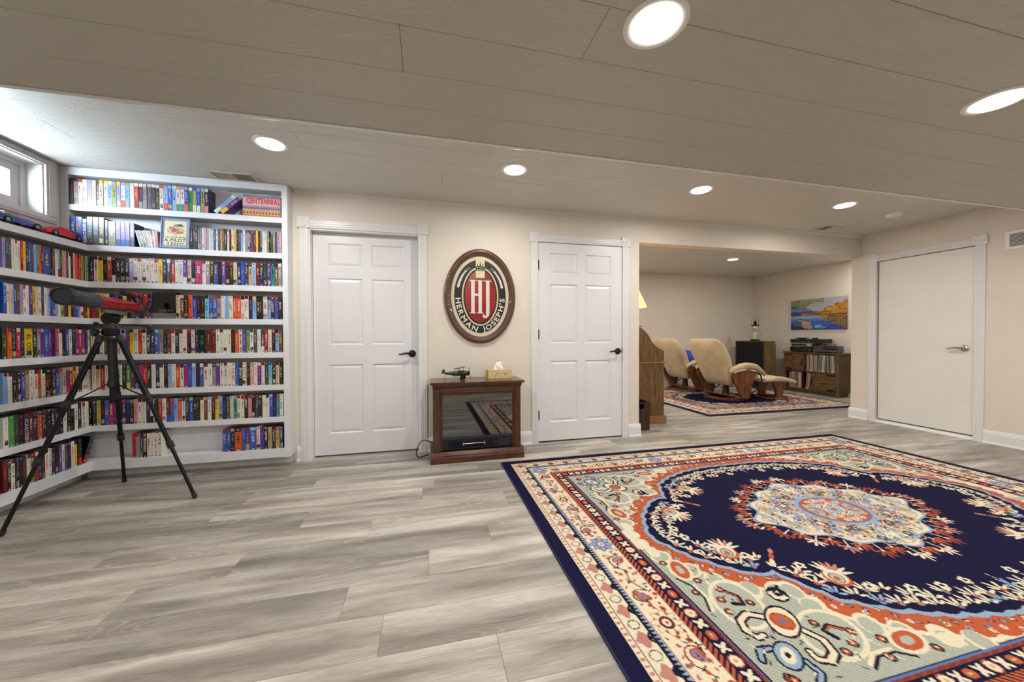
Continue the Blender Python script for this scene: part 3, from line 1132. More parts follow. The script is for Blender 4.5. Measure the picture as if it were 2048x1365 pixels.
def row(specs, a, b, z, h, d, case, kind, name, where, group, style='tape', seed=0, first=1):
    """fill one shelf run with cases. case 'back': along +x at the back wall, 'left': along +y on the left wall"""
    toks = specs.split()
    ws = []
    for q in toks:
        ws.append(float(q.split('*')[1].split('|')[0]) if '*' in q.split('|')[0] else 1.0)
    u = (b - a) / sum(ws)
    x = a
    r = random.Random(seed)
    for i, (q, wn) in enumerate(zip(toks, ws)):
        f = q.split('|')
        f[0] = f[0].split('*')[0]
        if len(f) > 1:
            f[1] = f[1].replace('_', ' ')
        sp = '|'.join(f)
        w = u * wn
        hh = h * r.uniform(0.965, 1.0)
        dy = r.uniform(0, 0.004)
        me = cassette(sp, w - 0.0006, hh, d, seed * 100 + i, style)
        o = link(name, me)
        if case == 'back':
            o.location = (x, BF + 0.003 + dy, z + 0.0003)
        else:
            o.location = (LF - 0.003 - dy, x, z + 0.0003)
            o.rotation_euler = (0, 0, math.pi / 2)
        cn = PAL[f[0].split('.')[0]][1]
        tag(o, '%s spined %s, %s from left, %s' % (cn, kind, ordn(i + first), where), kind, group)
        x += w


W_ = '%s shelf of back bookcase'
row('k s.k w.r w v.v.i c.c h*.6 w.y w.y l.w u.v v.y w.v.o l.e w.c r.w n.w.s s.c d.c n.w k.w w.o l.v.o b.l l.w w.i.g w.i.t b.v.o g.w u.b.w b.v.w u.l n.w.i',
    -2.558, -1.678, SZ[0], 0.195, 0.10, 'back', 'clamshell case', 'clamshell_case', W_ % 'top', 'clamshell cases on the top shelf', 'clam', 11)
VH = 0.190
row('n.n w.m y.k k|~|y r.w|~|w k.k.w k|~|w k.k k.n|~|w v.c w w w w w.w|~|o w y.y|~|r n d r.b|~|w w w p.p.w c|Windy|r k.m|~|b f*1.7|~|w w.h s.w k.h b k.k|~|r p.o|~|w k.m|~|r k|~|y c|~|k n|~|w b n e l m n|~|w G p t.n h.n s',
    -2.446, -1.166, SZ[2], VH, 0.103, 'back', 'videotape', 'videotape', W_ % 'third', 'videotapes on the third back shelf', seed=12)
row('r h y*1.6 k n p k y k h b k r p', -2.446, -2.066, SZ[3], VH, 0.103, 'back', 'videotape', 'videotape', W_ % 'fourth' , 'videotapes on the fourth back shelf', seed=13)
row('c h.c k|~|y o|~|k b k k.k|~|e a|~|n b.m|~|w b.r|~|w s.h w l.l w|~|m o.m|~|w o.m|~|w w|~|r w.k n|~|f l.y.l k.k.k*1.8|~|e w|~|n l n.m|~|w b.r|~|r k|~|w',
    -1.908, -1.166, SZ[3], VH, 0.103, 'back', 'videotape', 'videotape', W_ % 'fourth', 'videotapes on the fourth back shelf', seed=14, first=16)
row('w k w h w k w w p.p.o y.G|~|r w|FX2|p o.r.o w.k k|THE_FIRM|w n.k|~|w b.l s.s k.m|~|g m|~|i w|~|g k.m|~|w w w|~|o k|~|r w|~|k n|~|i k*1.7|~|g m*1.7|~|e m w w.m w|~|l w k.k|~|r o.h|~|y w p.n|~|l g|~|y w.h d|~|w w|~|o n.n.w|~|w r|~|w w|~|u k|~|e l.k|~|k h.m|~|y',
    -2.446, -1.166, SZ[4], VH, 0.103, 'back', 'videotape', 'videotape', W_ % 'fifth', 'videotapes on the fifth back shelf', seed=15)
row('w.c c|~|o r.k w w w w k.m|~|w g.g.y p.k k f|~|g r.m|~|w k|~|w w|~|p n.k|~|s w.m|~|r k.k|~|r l.v w|~|c o.m|~|w w f.p|~|p b.b|~|l l.w n|~|r b|~|y w.m*1.2 w s|~|w p.s w|~|r w.m w|~|k w|THE_NET|r b|~|l k|SHAFT|w w|PATTY|r k.h|~|e i.s|~|w w|~|b p.w w.m|~|c G|~|w a.b|~|b k.m|~|c c.k k',
    -2.446, -1.166, SZ[5], VH, 0.103, 'back', 'videotape', 'videotape', W_ % 'sixth', 'videotapes on the sixth back shelf', seed=16)
row('k u|STRIPES|y k|~|r b|~|w r|~|w p n n n.b|~|b k.e|~|y i|~|f w.k|~|r w.k|~|d n|~|i w.r.k k.n r.h w m.m.b|~|e b.o|~|o l|~|f o.n|~|w w n.h|~|c b.l|~|l k.G*1.8|~|e w.m|~|r h.e w.l k.m|~|w y.h l|~|n n|~|s d|~|u c|~|c t.a w.r|~|r w|~|k k|~|w i.r|~|f k.m|~|f d|~|l k.r|~|y w w.k|~|r b.l|~|w n.k|~|h t|~|u w',
    -2.446, -1.166, SZ[6], VH, 0.103, 'back', 'videotape', 'videotape', W_ % 'seventh', 'videotapes on the seventh back shelf', seed=17)
row('b.h|~|w b|~|i k.e|~|s o*1.8|~|k b|~|w p.m.e|~|u b.l*1.7|~|w w|~|o p.m|~|i k.m|~|w e k|~|w e n|~|w',
    -1.605, -1.170, SZ[7], 0.188, 0.103, 'back', 'videotape', 'videotape', 'right group ' + W_ % 'bottom', 'videotapes at the right of the bottom back shelf', seed=18)
row('r s d k.f|MEMOREX|w w.w w.w w.w w.w', -2.205, -2.015, SZ[7], 0.19, 0.103, 'back', 'videotape', 'videotape', 'middle group ' + W_ % 'bottom', 'blank tapes in the middle of the bottom shelf', seed=19)

# left wall
WL = '%s shelf of left bookcase'
DH = 0.188
row('v.i d d w w.r w r y n b d l t o m b*2.6 k h w.v l.l.p m e i d w.k k c o r.k r u G u s',
    -0.665, -0.101, SZ[2], DH, 0.125, 'left', 'disc case', 'disc_case', WL % 'first', 'disc cases on the first left shelf', 'disc', 21)
row('b.l w c b|~|w h v w.r|~|r w p y c w d w l b.r b v.w w u h n y k p b l w.r r h y',
    -0.668, -0.101, SZ[3], DH, 0.125, 'left', 'disc case', 'disc_case', WL % 'second', 'disc cases on the second left shelf', 'disc', 22)
row('G o.m|~|y k.n|~|l r.w|~|w n|~|w y.y*2|EL_CID|k k|~|w s p.v b p.p|~|v k|~|r f|~|w w|~|l k|~|o b.p|Patriot_Games|w w k|~|w p.o r.w|~|w p k w|~|k',
    -0.675, -0.101, SZ[4], VH, 0.12, 'left', 'videotape', 'videotape', WL % 'third', 'videotapes on the third left shelf', seed=23)
row('l.m w.m k|~|w k|~|w b|~|w e.h|~|w w|~|n w|~|r o.h w|~|h k*1.8|~|o k|~|w b|~|w s.r|~|c c|LIANNA|k f.v r.w|~|w y w k w|~|y w c|~|o',
    -0.675, -0.101, SZ[5], VH, 0.12, 'left', 'videotape', 'videotape', WL % 'fourth', 'videotapes on the fourth left shelf', seed=24)
row('w g|~|y G|~|u k|~|r n|ICARUS|w m n.p|~|y o|~|w k.m k|~|v k|~|w n|~|y k w.h k.r k|~|y w|~|b k|~|w w|~|r w.w|~|i k',
    -0.68, -0.101, SZ[6], VH, 0.12, 'left', 'videotape', 'videotape', WL % 'fifth', 'videotapes on the fifth left shelf', seed=25)
row('m k.m|~|w w.m|~|d k.p|~|w k|~|f G|~|r w|~|o g|WARGAMES|w r.w n|~|l k w|WITNESS|o w n k|~|r p|~|w w|~|k d n w|~|r y|~|g',
    -0.69, -0.225, SZ[7], VH, 0.12, 'left', 'videotape', 'videotape', WL % 'bottom', 'videotapes on the bottom left shelf', seed=26)


def place(name, me, loc, rz=0.0, ry=0.0, label='', cat='', group=None):
    o = link(name, me); o.location = loc; o.rotation_euler = (0, ry, rz)
    return tag(o, label, cat, group)


# leaning cases and the boxed series on the top shelf
_z = SZ[0] + 0.001
place('clamshell_case', cassette('l.w.w', 0.031, 0.195, 0.10, 301, 'clam'), (-1.646, BF + 0.004, _z + 0.0222), ry=math.radians(45), label='pale blue and white clamshell case leaning over on the top shelf', cat='clamshell case')
place('clamshell_case', cassette('p.s.y', 0.031, 0.195, 0.10, 302, 'clam'), (-1.600, BF + 0.004, _z + 0.0222), ry=math.radians(45), label='purple clamshell case with yellow foot leaning on the top shelf', cat='clamshell case')


def boxed_series():
    """twelve thin cases whose spines make one picture with a red title"""
    x0, x1, h = -1.442, -1.168, 0.168
    n = 12; w = (x1 - x0) / n
    word = 'CENTENNIAL'
    out, tw = lay_text(word, 0.16)
    sc = (x1 - x0 - w * 1.3) / tw
    for i in range(n):
        mb = MB(); r = random.Random(900 + i)
        xa, xb = x0 + i * w, x0 + (i + 1) * w - 0.0005
        bands = [(0, .05, (176, 104, 70)), (.05, .34, (206, 158, 116)), (.34, .42, (120, 110, 150)), (.42, .50, (156, 140, 170)), (.50, .62, (216, 180, 172)), (.62, .88, (214, 172, 170)), (.88, .96, (146, 140, 172)), (.96, 1, (110, 100, 130))]
        for a, b_, c in bands:
            mb.add([(0, 0, a * h), (xb - xa, 0, a * h), (xb - xa, 0, b_ * h), (0, 0, b_ * h)], [(0, 1, 2, 3)], 0, rgb(*[q + r.uniform(-6, 6) for q in c]))
        W = xb - xa
        mb.box(0, W, 0.0002, 0.10, 0, h, col=rgb(150, 110, 96))
        # little portrait at the foot
        pc = rgb(70, 46, 36); mb.add([(W / 2 + 0.006 * math.cos(q), -0.0002, 0.17 * h + 0.011 * math.sin(q)) for q in [j * math.pi / 4 for j in range(8)]], [tuple(range(8))], 0, pc)
        mb.add([(W / 2 + 0.003 * math.cos(q), -0.0003, 0.19 * h + 0.004 * math.sin(q)) for q in [j * math.pi / 3 for j in range(6)]], [tuple(range(6))], 0, rgb(214, 170, 140))
        # the letters that fall on this spine (two letters share some spines)
        for g, gx in out:
            cx = x0 + w * 1.2 + (gx + g[2] / 2) * sc
            if xa <= cx < xa + w:
                mb.add([(x0 + w * 1.2 + (px + gx) * sc - xa, -0.0003, 0.60 * h + py / 0.70 * 0.27 * h) for px, py in g[0]], g[1], 0, rgb(196, 34, 52))
        o = mb.build('series_tape', M_PRINT)
        o.location = (xa, BF + 0.004, SZ[0] + 0.0005)
        tag(o, 'pinkish case of the red titled boxed series, %s from its left, top shelf' % ordn(i + 1), 'videotape', 'boxed series on the top shelf')


boxed_series()

# second shelf: books, binders, discs, framed cartoon
_z = SZ[1] + 0.0005


def standing(spec, x, w, h, d, seed, label, cat, name, style='book', lean=0.0, y=BF + 0.004):
    return place(name, cassette(spec, w, h, d, seed, style), (x, y, _z + (0.0005 if not lean else 0.001)), ry=math.radians(lean), label=label, cat=cat)


standing('b', -2.555, 0.030, 0.205, 0.10, 401, 'blue hardback at the left end of the second shelf, beside the red car', 'book', 'hardback_book')
standing('b.b', -2.524, 0.040, 0.203, 0.10, 402, 'thick bright blue book, second on the second shelf', 'book', 'hardback_book')
standing('b.l.l|ARROW|w', -2.483, 0.026, 0.19, 0.10, 403, 'blue book with white lettering, third on the second shelf', 'book', 'hardback_book')
for i, l in enumerate(('leftmost', 'middle', 'rightmost')):
    standing('d.s', -2.456 + i * 0.035, 0.034, 0.207, 0.10, 410 + i, '%s of three dark grey binders on the second shelf' % l, 'binder', 'ring_binder')
standing('n.t', -2.348, 0.018, 0.190, 0.10, 414, 'slim navy and teal book right of the grey binders', 'book', 'paperback_book')
standing('s.G.u', -2.328, 0.045, 0.183, 0.10, 415, 'grey green box case between binders and blue slipcases', 'book', 'paperback_book')
for i, l in enumerate(('leftmost', 'middle', 'rightmost')):
    standing('v.w.b', -2.281 + i * 0.0285, 0.028, 0.178, 0.10, 416 + i, '%s of three pale to blue slipcases on the second shelf' % l, 'book', 'slipcase')
standing('n.n', -2.194, 0.028, 0.178, 0.098, 419, 'navy box case left of the leaning discs on the second shelf', 'book', 'slipcase')
_x = -2.132
for i in range(13):
    w = 0.0085
    lean = -14 + i * 0.75
    q = 'w s w d w s w c w h w s i k w k w m s w'.split()[i]
    o = standing(q, _x if i else _x, w, 0.126 + 0.002 * (i % 3), 0.098, 430 + i, '%s cased music disc, %s from left, leaning pile beside framed cartoon' % (PAL[q][1], ordn(i + 1)), 'disc', 'music_disc', 'disc', lean=min(lean, 0))
    if lean < 0:
        o.location.z += 0.0 if lean >= 0 else w * math.sin(math.radians(-lean)) * 0.0 + 0.0
        o.location.z = _z + 0.0006
    _x += (w + 0.0006) / math.cos(math.radians(lean)) 
    o['group'] = 'leaning discs on the second shelf'
_rest = 'k.m n k.h s.d s w i l w w.u b w.l d e.o d k w.s k w y*1.3 k d l.n w s.d v.n d h.s m y n.k s w w.l s k d.v s d v.i i'
row(_rest, -1.803, -1.166, SZ[1], 0.178, 0.10, 'back', 'disc case', 'disc_case', 'second shelf beside framed cartoon', 'disc cases on the second back shelf', 'disc', 31)


def framed_cartoon():
    t = thing('framed_cartoon', 'framed cartoon with blue mat leaning on the second shelf', 'picture', (-1.905, BF + 0.0, SZ[1] + 0.002))
    t.rotation_euler = (math.radians(-5), 0, 0)
    W, H = 0.192, 0.240
    b = MB()
    fw = 0.008
    for q in ((-W / 2, W / 2, 0, fw), (-W / 2, W / 2, H - fw, H), (-W / 2, -W / 2 + fw, fw, H - fw), (W / 2 - fw, W / 2, fw, H - fw)):
        b.box(q[0], q[1], -0.006, 0.006, q[2], q[3])
    b.build('frame', mat('blue_frame', rgb(118, 138, 168), 0.4), t, bevel=0.001)
    b = MB(); b.box(-W / 2 + fw, W / 2 - fw, 0.0, 0.004, fw, H - fw); b.build('mat_board', mat('blue_mat', rgb(150, 170, 200), 0.8), t)
    p = MB(); m = 0.022
    x0, x1, z0, z1 = -W / 2 + m, W / 2 - m, m, H - m
    p.add([(x0 - .003, -0.0004, z0 - .003), (x1 + .003, -0.0004, z0 - .003), (x1 + .003, -0.0004, z1 + .003), (x0 - .003, -0.0004, z1 + .003)], [(0, 1, 2, 3)], 0, rgb(84, 40, 52))
    p.add([(x0, -0.0008, z0), (x1, -0.0008, z0), (x1, -0.0008, z1), (x0, -0.0008, z1)], [(0, 1, 2, 3)], 0, rgb(226, 212, 180))
    r = random.Random(5)

    def blob(cx, cz, a, b_, c, n=12, y=-0.0011, j=0.25):
        p.add([(cx + a * math.cos(q) * (1 + r.uniform(-j, j)), y, cz + b_ * math.sin(q) * (1 + r.uniform(-j, j))) for q in [k * 2 * math.pi / n for k in range(n)]], [tuple(range(n))], 0, rgb(*c))
    blob(0.0, 0.135, 0.055, 0.028, (196, 176, 128)); blob(0.02, 0.178, 0.040, 0.012, (150, 128, 86), y=-0.0012); blob(0.03, 0.185, 0.020, 0.008, (70, 58, 50), y=-0.0013)
    blob(-0.005, 0.142, 0.026, 0.014, (186, 74, 72), y=-0.0014, j=.35); blob(-0.028, 0.162, 0.022, 0.006, (160, 84, 74), y=-0.0014, j=.4); blob(0.03, 0.125, 0.026, 0.008, (168, 100, 80), y=-0.0013, j=.4)
    blob(0.012, 0.150, 0.008, 0.008, (206, 120, 110), y=-0.0016)
    for i in range(24):
        blob(r.uniform(-.055, .06), r.uniform(.112, .195), r.uniform(.001, .004), r.uniform(.0008, .002), r.choice([(60, 46, 40), (120, 92, 60), (90, 120, 80)]), 6, -0.0017)
    ink = rgb(34, 30, 34)
    for s, cz, sz in (('You Think Being', 0.088, 0.0165), ('A PILOT', 0.064, 0.026), ('IS EASY?', 0.036, 0.019)):
        out, tw = lay_text(s, 0.10)
        k = min(sz / 0.7, (x1 - x0 - 0.008) / tw)
        text_into(p, s, lambda x, y, W2: (-tw * k / 2 + x * k, -0.0018, cz + (y - 0.35) * k), 0.10, 0, ink)
    p.build('print', M_PRINT, t)


framed_cartoon()

# black boxed set on the fourth shelf, behind the telescope
t = thing('boxed_set', 'glossy black boxed set with silver foot on the fourth back shelf', 'boxed set', (-1.986, BF + 0.012, SZ[3]))
_b = MB(); _b.box(-0.078, 0.078, 0, 0.09, 0.0005, 0.205); _b.build('box', mat('gloss_black', rgb(16, 16, 18), 0.12, var=0.05), t, bevel=0.002)
_b = MB(); _b.box(-0.0785, 0.0785, -0.0012, 0.05, 0.0007, 0.045); _b.build('silver_band', mat('silver_print', rgb(128, 134, 138), 0.3, 0.5), t)
_b = MB()
for i in range(26):
    _b.box(-0.04 + i * 0.004, -0.0385 + i * 0.004, -0.001, -0.0001, 0.055, 0.055 + 0.022 * (0.6 + 0.4 * rnd.random()))
_b.build('skyline_print', mat('silver_print', rgb(128, 134, 138), 0.3, 0.5), t)

# wide leaning cases at the end of the bottom left shelf
place('videotape', cassette('k.n.r', 0.03, 0.19, 0.12, 501), (LF - 0.004, -0.218, SZ[7] + 0.001), rz=math.pi / 2, label='black videotape beside the leaning one, bottom left shelf corner', cat='videotape')
o = place('videotape', cassette('k.b.r', 0.03, 0.19, 0.12, 502), (LF - 0.004, -0.183, SZ[7] + 0.0125), label='black and red videotape leaning into the corner of the bottom left shelf', cat='videotape')
o.rotation_euler = (Matrix.Rotation(math.radians(-22), 3, 'X') @ Matrix.Rotation(math.pi / 2, 3, 'Z')).to_euler()



# ------------------------------------------------------------------ woven rugs
RC = {k: np.array(rgb(*v)) for k, v in dict(
    navy=(22, 21, 52), cream=(220, 203, 176), ivory=(216, 205, 178), pale=(166, 170, 156), orange=(178, 88, 54), rust=(150, 70, 46), pink=(180, 124, 110),
    lblue=(138, 160, 184), blue=(92, 110, 158), black=(30, 26, 40), maroon=(96, 44, 50), tan=(190, 160, 116), mauve=(140, 116, 138), green=(70, 84, 74)).items()}


class Weave:
    """colour raster of a rug, x across and y down its width, metres from the corner"""

    def __init__(s, W, H, res, base):
        s.W, s.H, s.res = W, H, res
        s.nx, s.ny = int(round(W / res)) + 1, int(round(H / res)) + 1
        s.a = np.zeros((s.ny, s.nx, 3)); s.a[:] = RC[base]
        s.X, s.Y = np.meshgrid(np.linspace(0, W, s.nx), np.linspace(0, H, s.ny))

    def win(s, cx, cy, r):
        x0 = max(0, int((cx - r) / s.res)); x1 = min(s.nx, int((cx + r) / s.res) + 2)
        y0 = max(0, int((cy - r) / s.res)); y1 = min(s.ny, int((cy + r) / s.res) + 2)
        if x1 <= x0 or y1 <= y0:
            return None
        return slice(y0, y1), slice(x0, x1)

    def ell(s, cx, cy, a, b, ang, c, ring=0.0):
        w = s.win(cx, cy, max(a, b) + 0.01)
        if w is None:
            return
        X, Y = s.X[w] - cx, s.Y[w] - cy
        ca, sa = math.cos(ang), math.sin(ang)
        u, v = (X * ca + Y * sa) / a, (-X * sa + Y * ca) / b
        q = u * u + v * v
        m = q < 1
        if ring:
            m &= q > (1 - ring / min(a, b)) ** 2
        s.a[w][m] = RC[c]

    def leaf(s, cx, cy, ang, ln, wd, c, oc=None):
        x, y = cx + math.cos(ang) * ln / 2, cy + math.sin(ang) * ln / 2
        if oc:
            s.ell(x, y, ln / 2 + 0.005, wd / 2 + 0.005, ang, oc)
        s.ell(x, y, ln / 2, wd / 2, ang, c)

    def flower(s, cx, cy, r, n, c, cc='cream', oc=None, ph=0.0):
        if oc:
            s.ell(cx, cy, r + 0.005, r + 0.005, 0, oc)
        for i in range(n):
            an = ph + 2 * math.pi * i / n
            s.ell(cx + 0.58 * r * math.cos(an), cy + 0.58 * r * math.sin(an), 0.48 * r, 0.40 * r, an, c)
        s.ell(cx, cy, r * 0.36, r * 0.36, 0, cc)

    def line(s, pts, wd, c):
        for (x0, y0), (x1, y1) in zip(pts[:-1], pts[1:]):
            L_ = math.hypot(x1 - x0, y1 - y0); n = max(1, int(L_ / (s.res * 0.7)))
            for k in range(n + 1):
                t = k / n
                s.ell(x0 + (x1 - x0) * t, y0 + (y1 - y0) * t, wd / 2, wd / 2, 0, c)

    def curl(s, cx, cy, r, a0, turns, wd, c, shrink=0.75):
        pts = []
        for k in range(22):
            t = k / 21
            rr = r * (1 - shrink * t)
            pts.append((cx + rr * math.cos(a0 + turns * 2 * math.pi * t), cy + rr * math.sin(a0 + turns * 2 * math.pi * t)))
        s.line(pts, wd, c)

    def mirror(s):
        h, w = (s.ny + 1) // 2, (s.nx + 1) // 2
        s.a[:, -w:] = s.a[:, :w][:, ::-1]
        s.a[-h:] = s.a[:h][::-1]


def polydist(X, Y, pts):
    """signed distance to an open polyline; positive on the right-hand (far) side; also arc length at the nearest point"""
    best = np.full(X.shape, 9.0); sg = np.zeros(X.shape); arc = np.zeros(X.shape); acc = 0.0
    for (x0, y0), (x1, y1) in zip(pts[:-1], pts[1:]):
        dx, dy = x1 - x0, y1 - y0; L2 = dx * dx + dy * dy
        t = np.clip(((X - x0) * dx + (Y - y0) * dy) / L2, 0, 1)
        d = np.hypot(X - x0 - t * dx, Y - y0 - t * dy)
        m = d < best
        best = np.where(m, d, best)
        sg = np.where(m, np.sign(dx * (Y - y0) - dy * (X - x0)), sg)
        arc = np.where(m, acc + t * math.sqrt(L2), arc)
        acc += math.sqrt(L2)
    return best, sg, arc


def weave_rug(W, H, res, seed=1, medal=True):
    k = Weave(W, H, res, 'navy'); r = random.Random(seed)
    X, Y = k.X, k.Y
    IN = 0.425
    d = np.minimum(np.minimum(X, W - X), np.minimum(Y, H - Y))
    along = np.where(np.minimum(X, W - X) < np.minimum(Y, H - Y), Y, X)

    def band(a, b, c):
        k.a[(d >= a) & (d < b)] = RC[c]
    # spandrels: scalloped corner fields
    S = H / 2.59
    if not medal:
        S *= .62
    def pts(f, lo):
        q = [(lo, 9), (lo + .01, 1.05), (.15, .82), (.22, .68), (.33, .56), (.41, .505), (.50, .50), (.535, .42), (.60, .30), (.74, .21), (.92, .14), (1.15, lo + .01), (9, lo)]
        return [(IN + x * S * f, IN + y * S * f) for x, y in q]
    P = pts(1.0, 0.085)
    Xs, Ys = np.minimum(X, W - X), np.minimum(Y, H - Y)
    dist, sg, arc = polydist(Xs, Ys, P)
    sd = np.where(sg > 0, dist, -dist)          # sign by side of the line
    ref = polydist(np.array([[IN + 0.02]]), np.array([[IN + 0.02]]), P)
    if ref[1][0, 0] * ref[0][0, 0] > 0:
        sd = -sd
    sd = sd + 0.012 * np.abs(np.sin(arc * 34))      # scallops; negative = spandrel side
    inner = d >= IN
    k.a[inner & (sd < 0)] = RC['lblue']
    k.a[inner & (sd < -0.022)] = RC['orange']
    k.a[inner & (sd < -0.105)] = RC['ivory']
    k.a[inner & (sd < -0.125)] = RC['pale']
    k.a[inner & (sd < -0.125) & (np.sin((X + Y) * 2 * math.pi / 0.020) > .55)] = RC['pale'] * .86
    hw, hh = W / 2 + 0.05, H / 2 + 0.05
    # little flecks on the orange ribbon
    def along_line(step, off, jit, fn):
        acc = 0.0; nxt = step / 2
        for (x0, y0), (x1, y1) in zip(P[:-1], P[1:]):
            L_ = math.hypot(x1 - x0, y1 - y0); ux, uy = (x1 - x0) / L_, (y1 - y0) / L_
            while nxt < acc + L_:
                t = nxt - acc
                x, y = x0 + ux * t, y0 + uy * t
                nx_, ny_ = -uy, ux
                if (nx_ + ny_) < 0:
                    nx_, ny_ = -nx_, -ny_
                o = off + r.uniform(-jit, jit)
                px, py = x + nx_ * o, y + ny_ * o
                if px < hw and py < hh and px > IN + .012 and py > IN + .012:
                    fn(px, py, math.atan2(ny_, nx_), nxt)
                nxt += step
            acc += L_
    along_line(0.045, -0.058, 0.022, lambda x, y, a, t: (k.ell(x, y, 0.013, 0.008, r.uniform(0, 3), 'black'), k.ell(x, y, 0.009, 0.005, r.uniform(0, 3), r.choice(['lblue', 'ivory', 'lblue', 'mauve']))))
    along_line(0.060, -0.080, 0.012, lambda x, y, a, t: k.flower(x, y, .011, 5, r.choice(['ivory', 'lblue', 'cream']), 'navy'))
    along_line(0.10, -0.135, 0.012, lambda x, y, a, t: k.ell(x, y, 0.055, 0.045, a, 'ivory'))
    along_line(0.10, -0.140, 0.012, lambda x, y, a, t: k.ell(x, y, 0.042, 0.033, a, 'pale'))
    # corner scrolls on the pale ground: big lobes, navy scrolls with light outlines, a flower at the centre
    def Q(x, y):
        return IN + x * S, IN + y * S
    for sgn in (0, 1):
        f = (lambda x, y: Q(x, y)) if not sgn else (lambda x, y: Q(y, x))
        an = (lambda a: a) if not sgn else (lambda a: math.pi / 2 - a)
        tn = 1 if not sgn else -1
        x, y = f(.17, .37); k.ell(x, y, .135 * S, .10 * S, an(1.15), 'ivory'); k.ell(x, y, .118 * S, .084 * S, an(1.15), 'pale')
        x, y = f(.085, .60); k.ell(x, y, .075 * S, .05 * S, an(1.35), 'ivory'); k.ell(x, y, .060 * S, .036 * S, an(1.35), 'orange'); k.ell(x, y, .03 * S, .016 * S, an(1.35), 'pale')
        x, y = f(.05, .75); k.ell(x, y, .045 * S, .03 * S, an(1.5), 'ivory')
        for wd, c in ((.038, 'black'), (.019, 'cream')):
            k.line([f(.235, .225), f(.21, .285), f(.155, .315), f(.105, .295), f(.085, .25)], wd * S, c)
            k.line([f(.085, .25), f(.10, .215), f(.13, .22)], wd * .8 * S, c)
        for wd, c in ((.030, 'black'), (.013, 'lblue')):
            k.line([f(.13, .13), f(.105, .17), f(.06, .175), f(.035, .14)], wd * S, c)
        k.line([f(.17, .44), f(.20, .40), f(.185, .36), f(.15, .37)], .020 * S, 'black'); k.line([f(.172, .435), f(.195, .40), f(.182, .37)], .008 * S, 'orange')
        k.line([f(.03, .36), f(.06, .42), f(.06, .50), f(.03, .55)], .010 * S, 'black'); k.line([f(.045, .36), f(.075, .42), f(.075, .50)], .014 * S, 'ivory')
        for px, py in ((.12, .40), (.22, .36), (.16, .45), (.10, .34), (.06, .07), (.05, .46), (.04, .66), (.11, .52)):
            x, y = f(px, py); k.flower(x, y, .013, 5, r.choice(['orange', 'rust']), 'ivory', 'black', r.uniform(0, 1))
        for _ in range(34):
            x, y = f(r.uniform(.02, .28), r.uniform(.04, .60)); k.leaf(x, y, r.uniform(0, 6.3), .024, .006, r.choice(['black', 'ivory', 'ivory', 'green']))
    x, y = Q(.255, .255); k.ell(x, y, .085 * S, .058 * S, .785, 'black'); k.ell(x, y, .075 * S, .049 * S, .785, 'cream'); k.flower(x, y, .036 * S, 6, 'orange', 'blue', 'rust')
    x, y = Q(.135, .135); k.ell(x, y, .062 * S, .044 * S, .785, 'black'); k.ell(x, y, .054 * S, .037 * S, .785, 'lblue'); k.ell(x, y, .036 * S, .022 * S, .785, 'ivory'); k.ell(x, y, .014 * S, .009 * S, .785, 'black')
    x, y = Q(.37, .37); k.ell(x, y, .045 * S, .040 * S, .785, 'black'); k.flower(x, y, .034 * S, 7, 'cream', 'rust'); k.ell(x, y, .012, .012, 0, 'navy')
    for q in (-.5, -.2, .2, .5):
        x, y = Q(.37 + .06 * q, .37 - .06 * q); k.leaf(x, y, .785 + q * 1.6, .07 * S, .014, 'black')
    # sprays of blossom reaching into the field
    def spray(x, y, a, t):
        c = r.choice(['ivory', 'ivory', 'lblue', 'cream'])
        for q in (-1.1, -0.4, .35, 1.0):
            k.leaf(x + .012 * math.cos(a + q), y + .012 * math.sin(a + q), a + q + r.uniform(-.2, .2), 0.046 * (1.15 - abs(q) * .3), 0.013, c)
        if r.random() < .5:
            k.ell(x, y, .010, .010, 0, r.choice(['orange', 'pink', 'mauve']))
    along_line(0.074, 0.026, 0.010, spray)
    along_line(0.090, 0.085, 0.018, spray)
    along_line(0.17, 0.125, 0.02, lambda x, y, a, t: k.flower(x + math.cos(a) * .01, y + math.sin(a) * .01, 0.024, 5, 'ivory', 'navy'))
    # buds with fan tops
    def bud(x, y, a):
        ux, uy = math.cos(a), math.sin(a)
        for q in (-1.1, -.7, -.35, 0, .35, .7, 1.1):
            k.leaf(x + ux * .03, y + uy * .03, a + q, .092, .017, 'ivory' if abs(q) > .5 else r.choice(['cream', 'pink']))
        k.ell(x, y, .056, .052, a, 'orange'); k.ell(x + ux * .010, y + uy * .010, .048, .043, a, 'ivory'); k.ell(x, y, .034, .030, a, 'black'); k.ell(x, y, .030, .026, a, 'pale'); k.ell(x - ux * .004, y - uy * .004, .016, .012, a, 'orange')
    for bx, by in ((.40, .66), (.72, .39)):
        bud(IN + bx * S, IN + by * S, math.atan2(1, .45) if bx < by else math.atan2(.8, .6))
    for q in range(3):
        k.leaf(IN + (.53 + .035 * q) * S, IN + (.53 + .035 * q) * S, .78, .05, .022, ['ivory', 'orange', 'pink'][q])
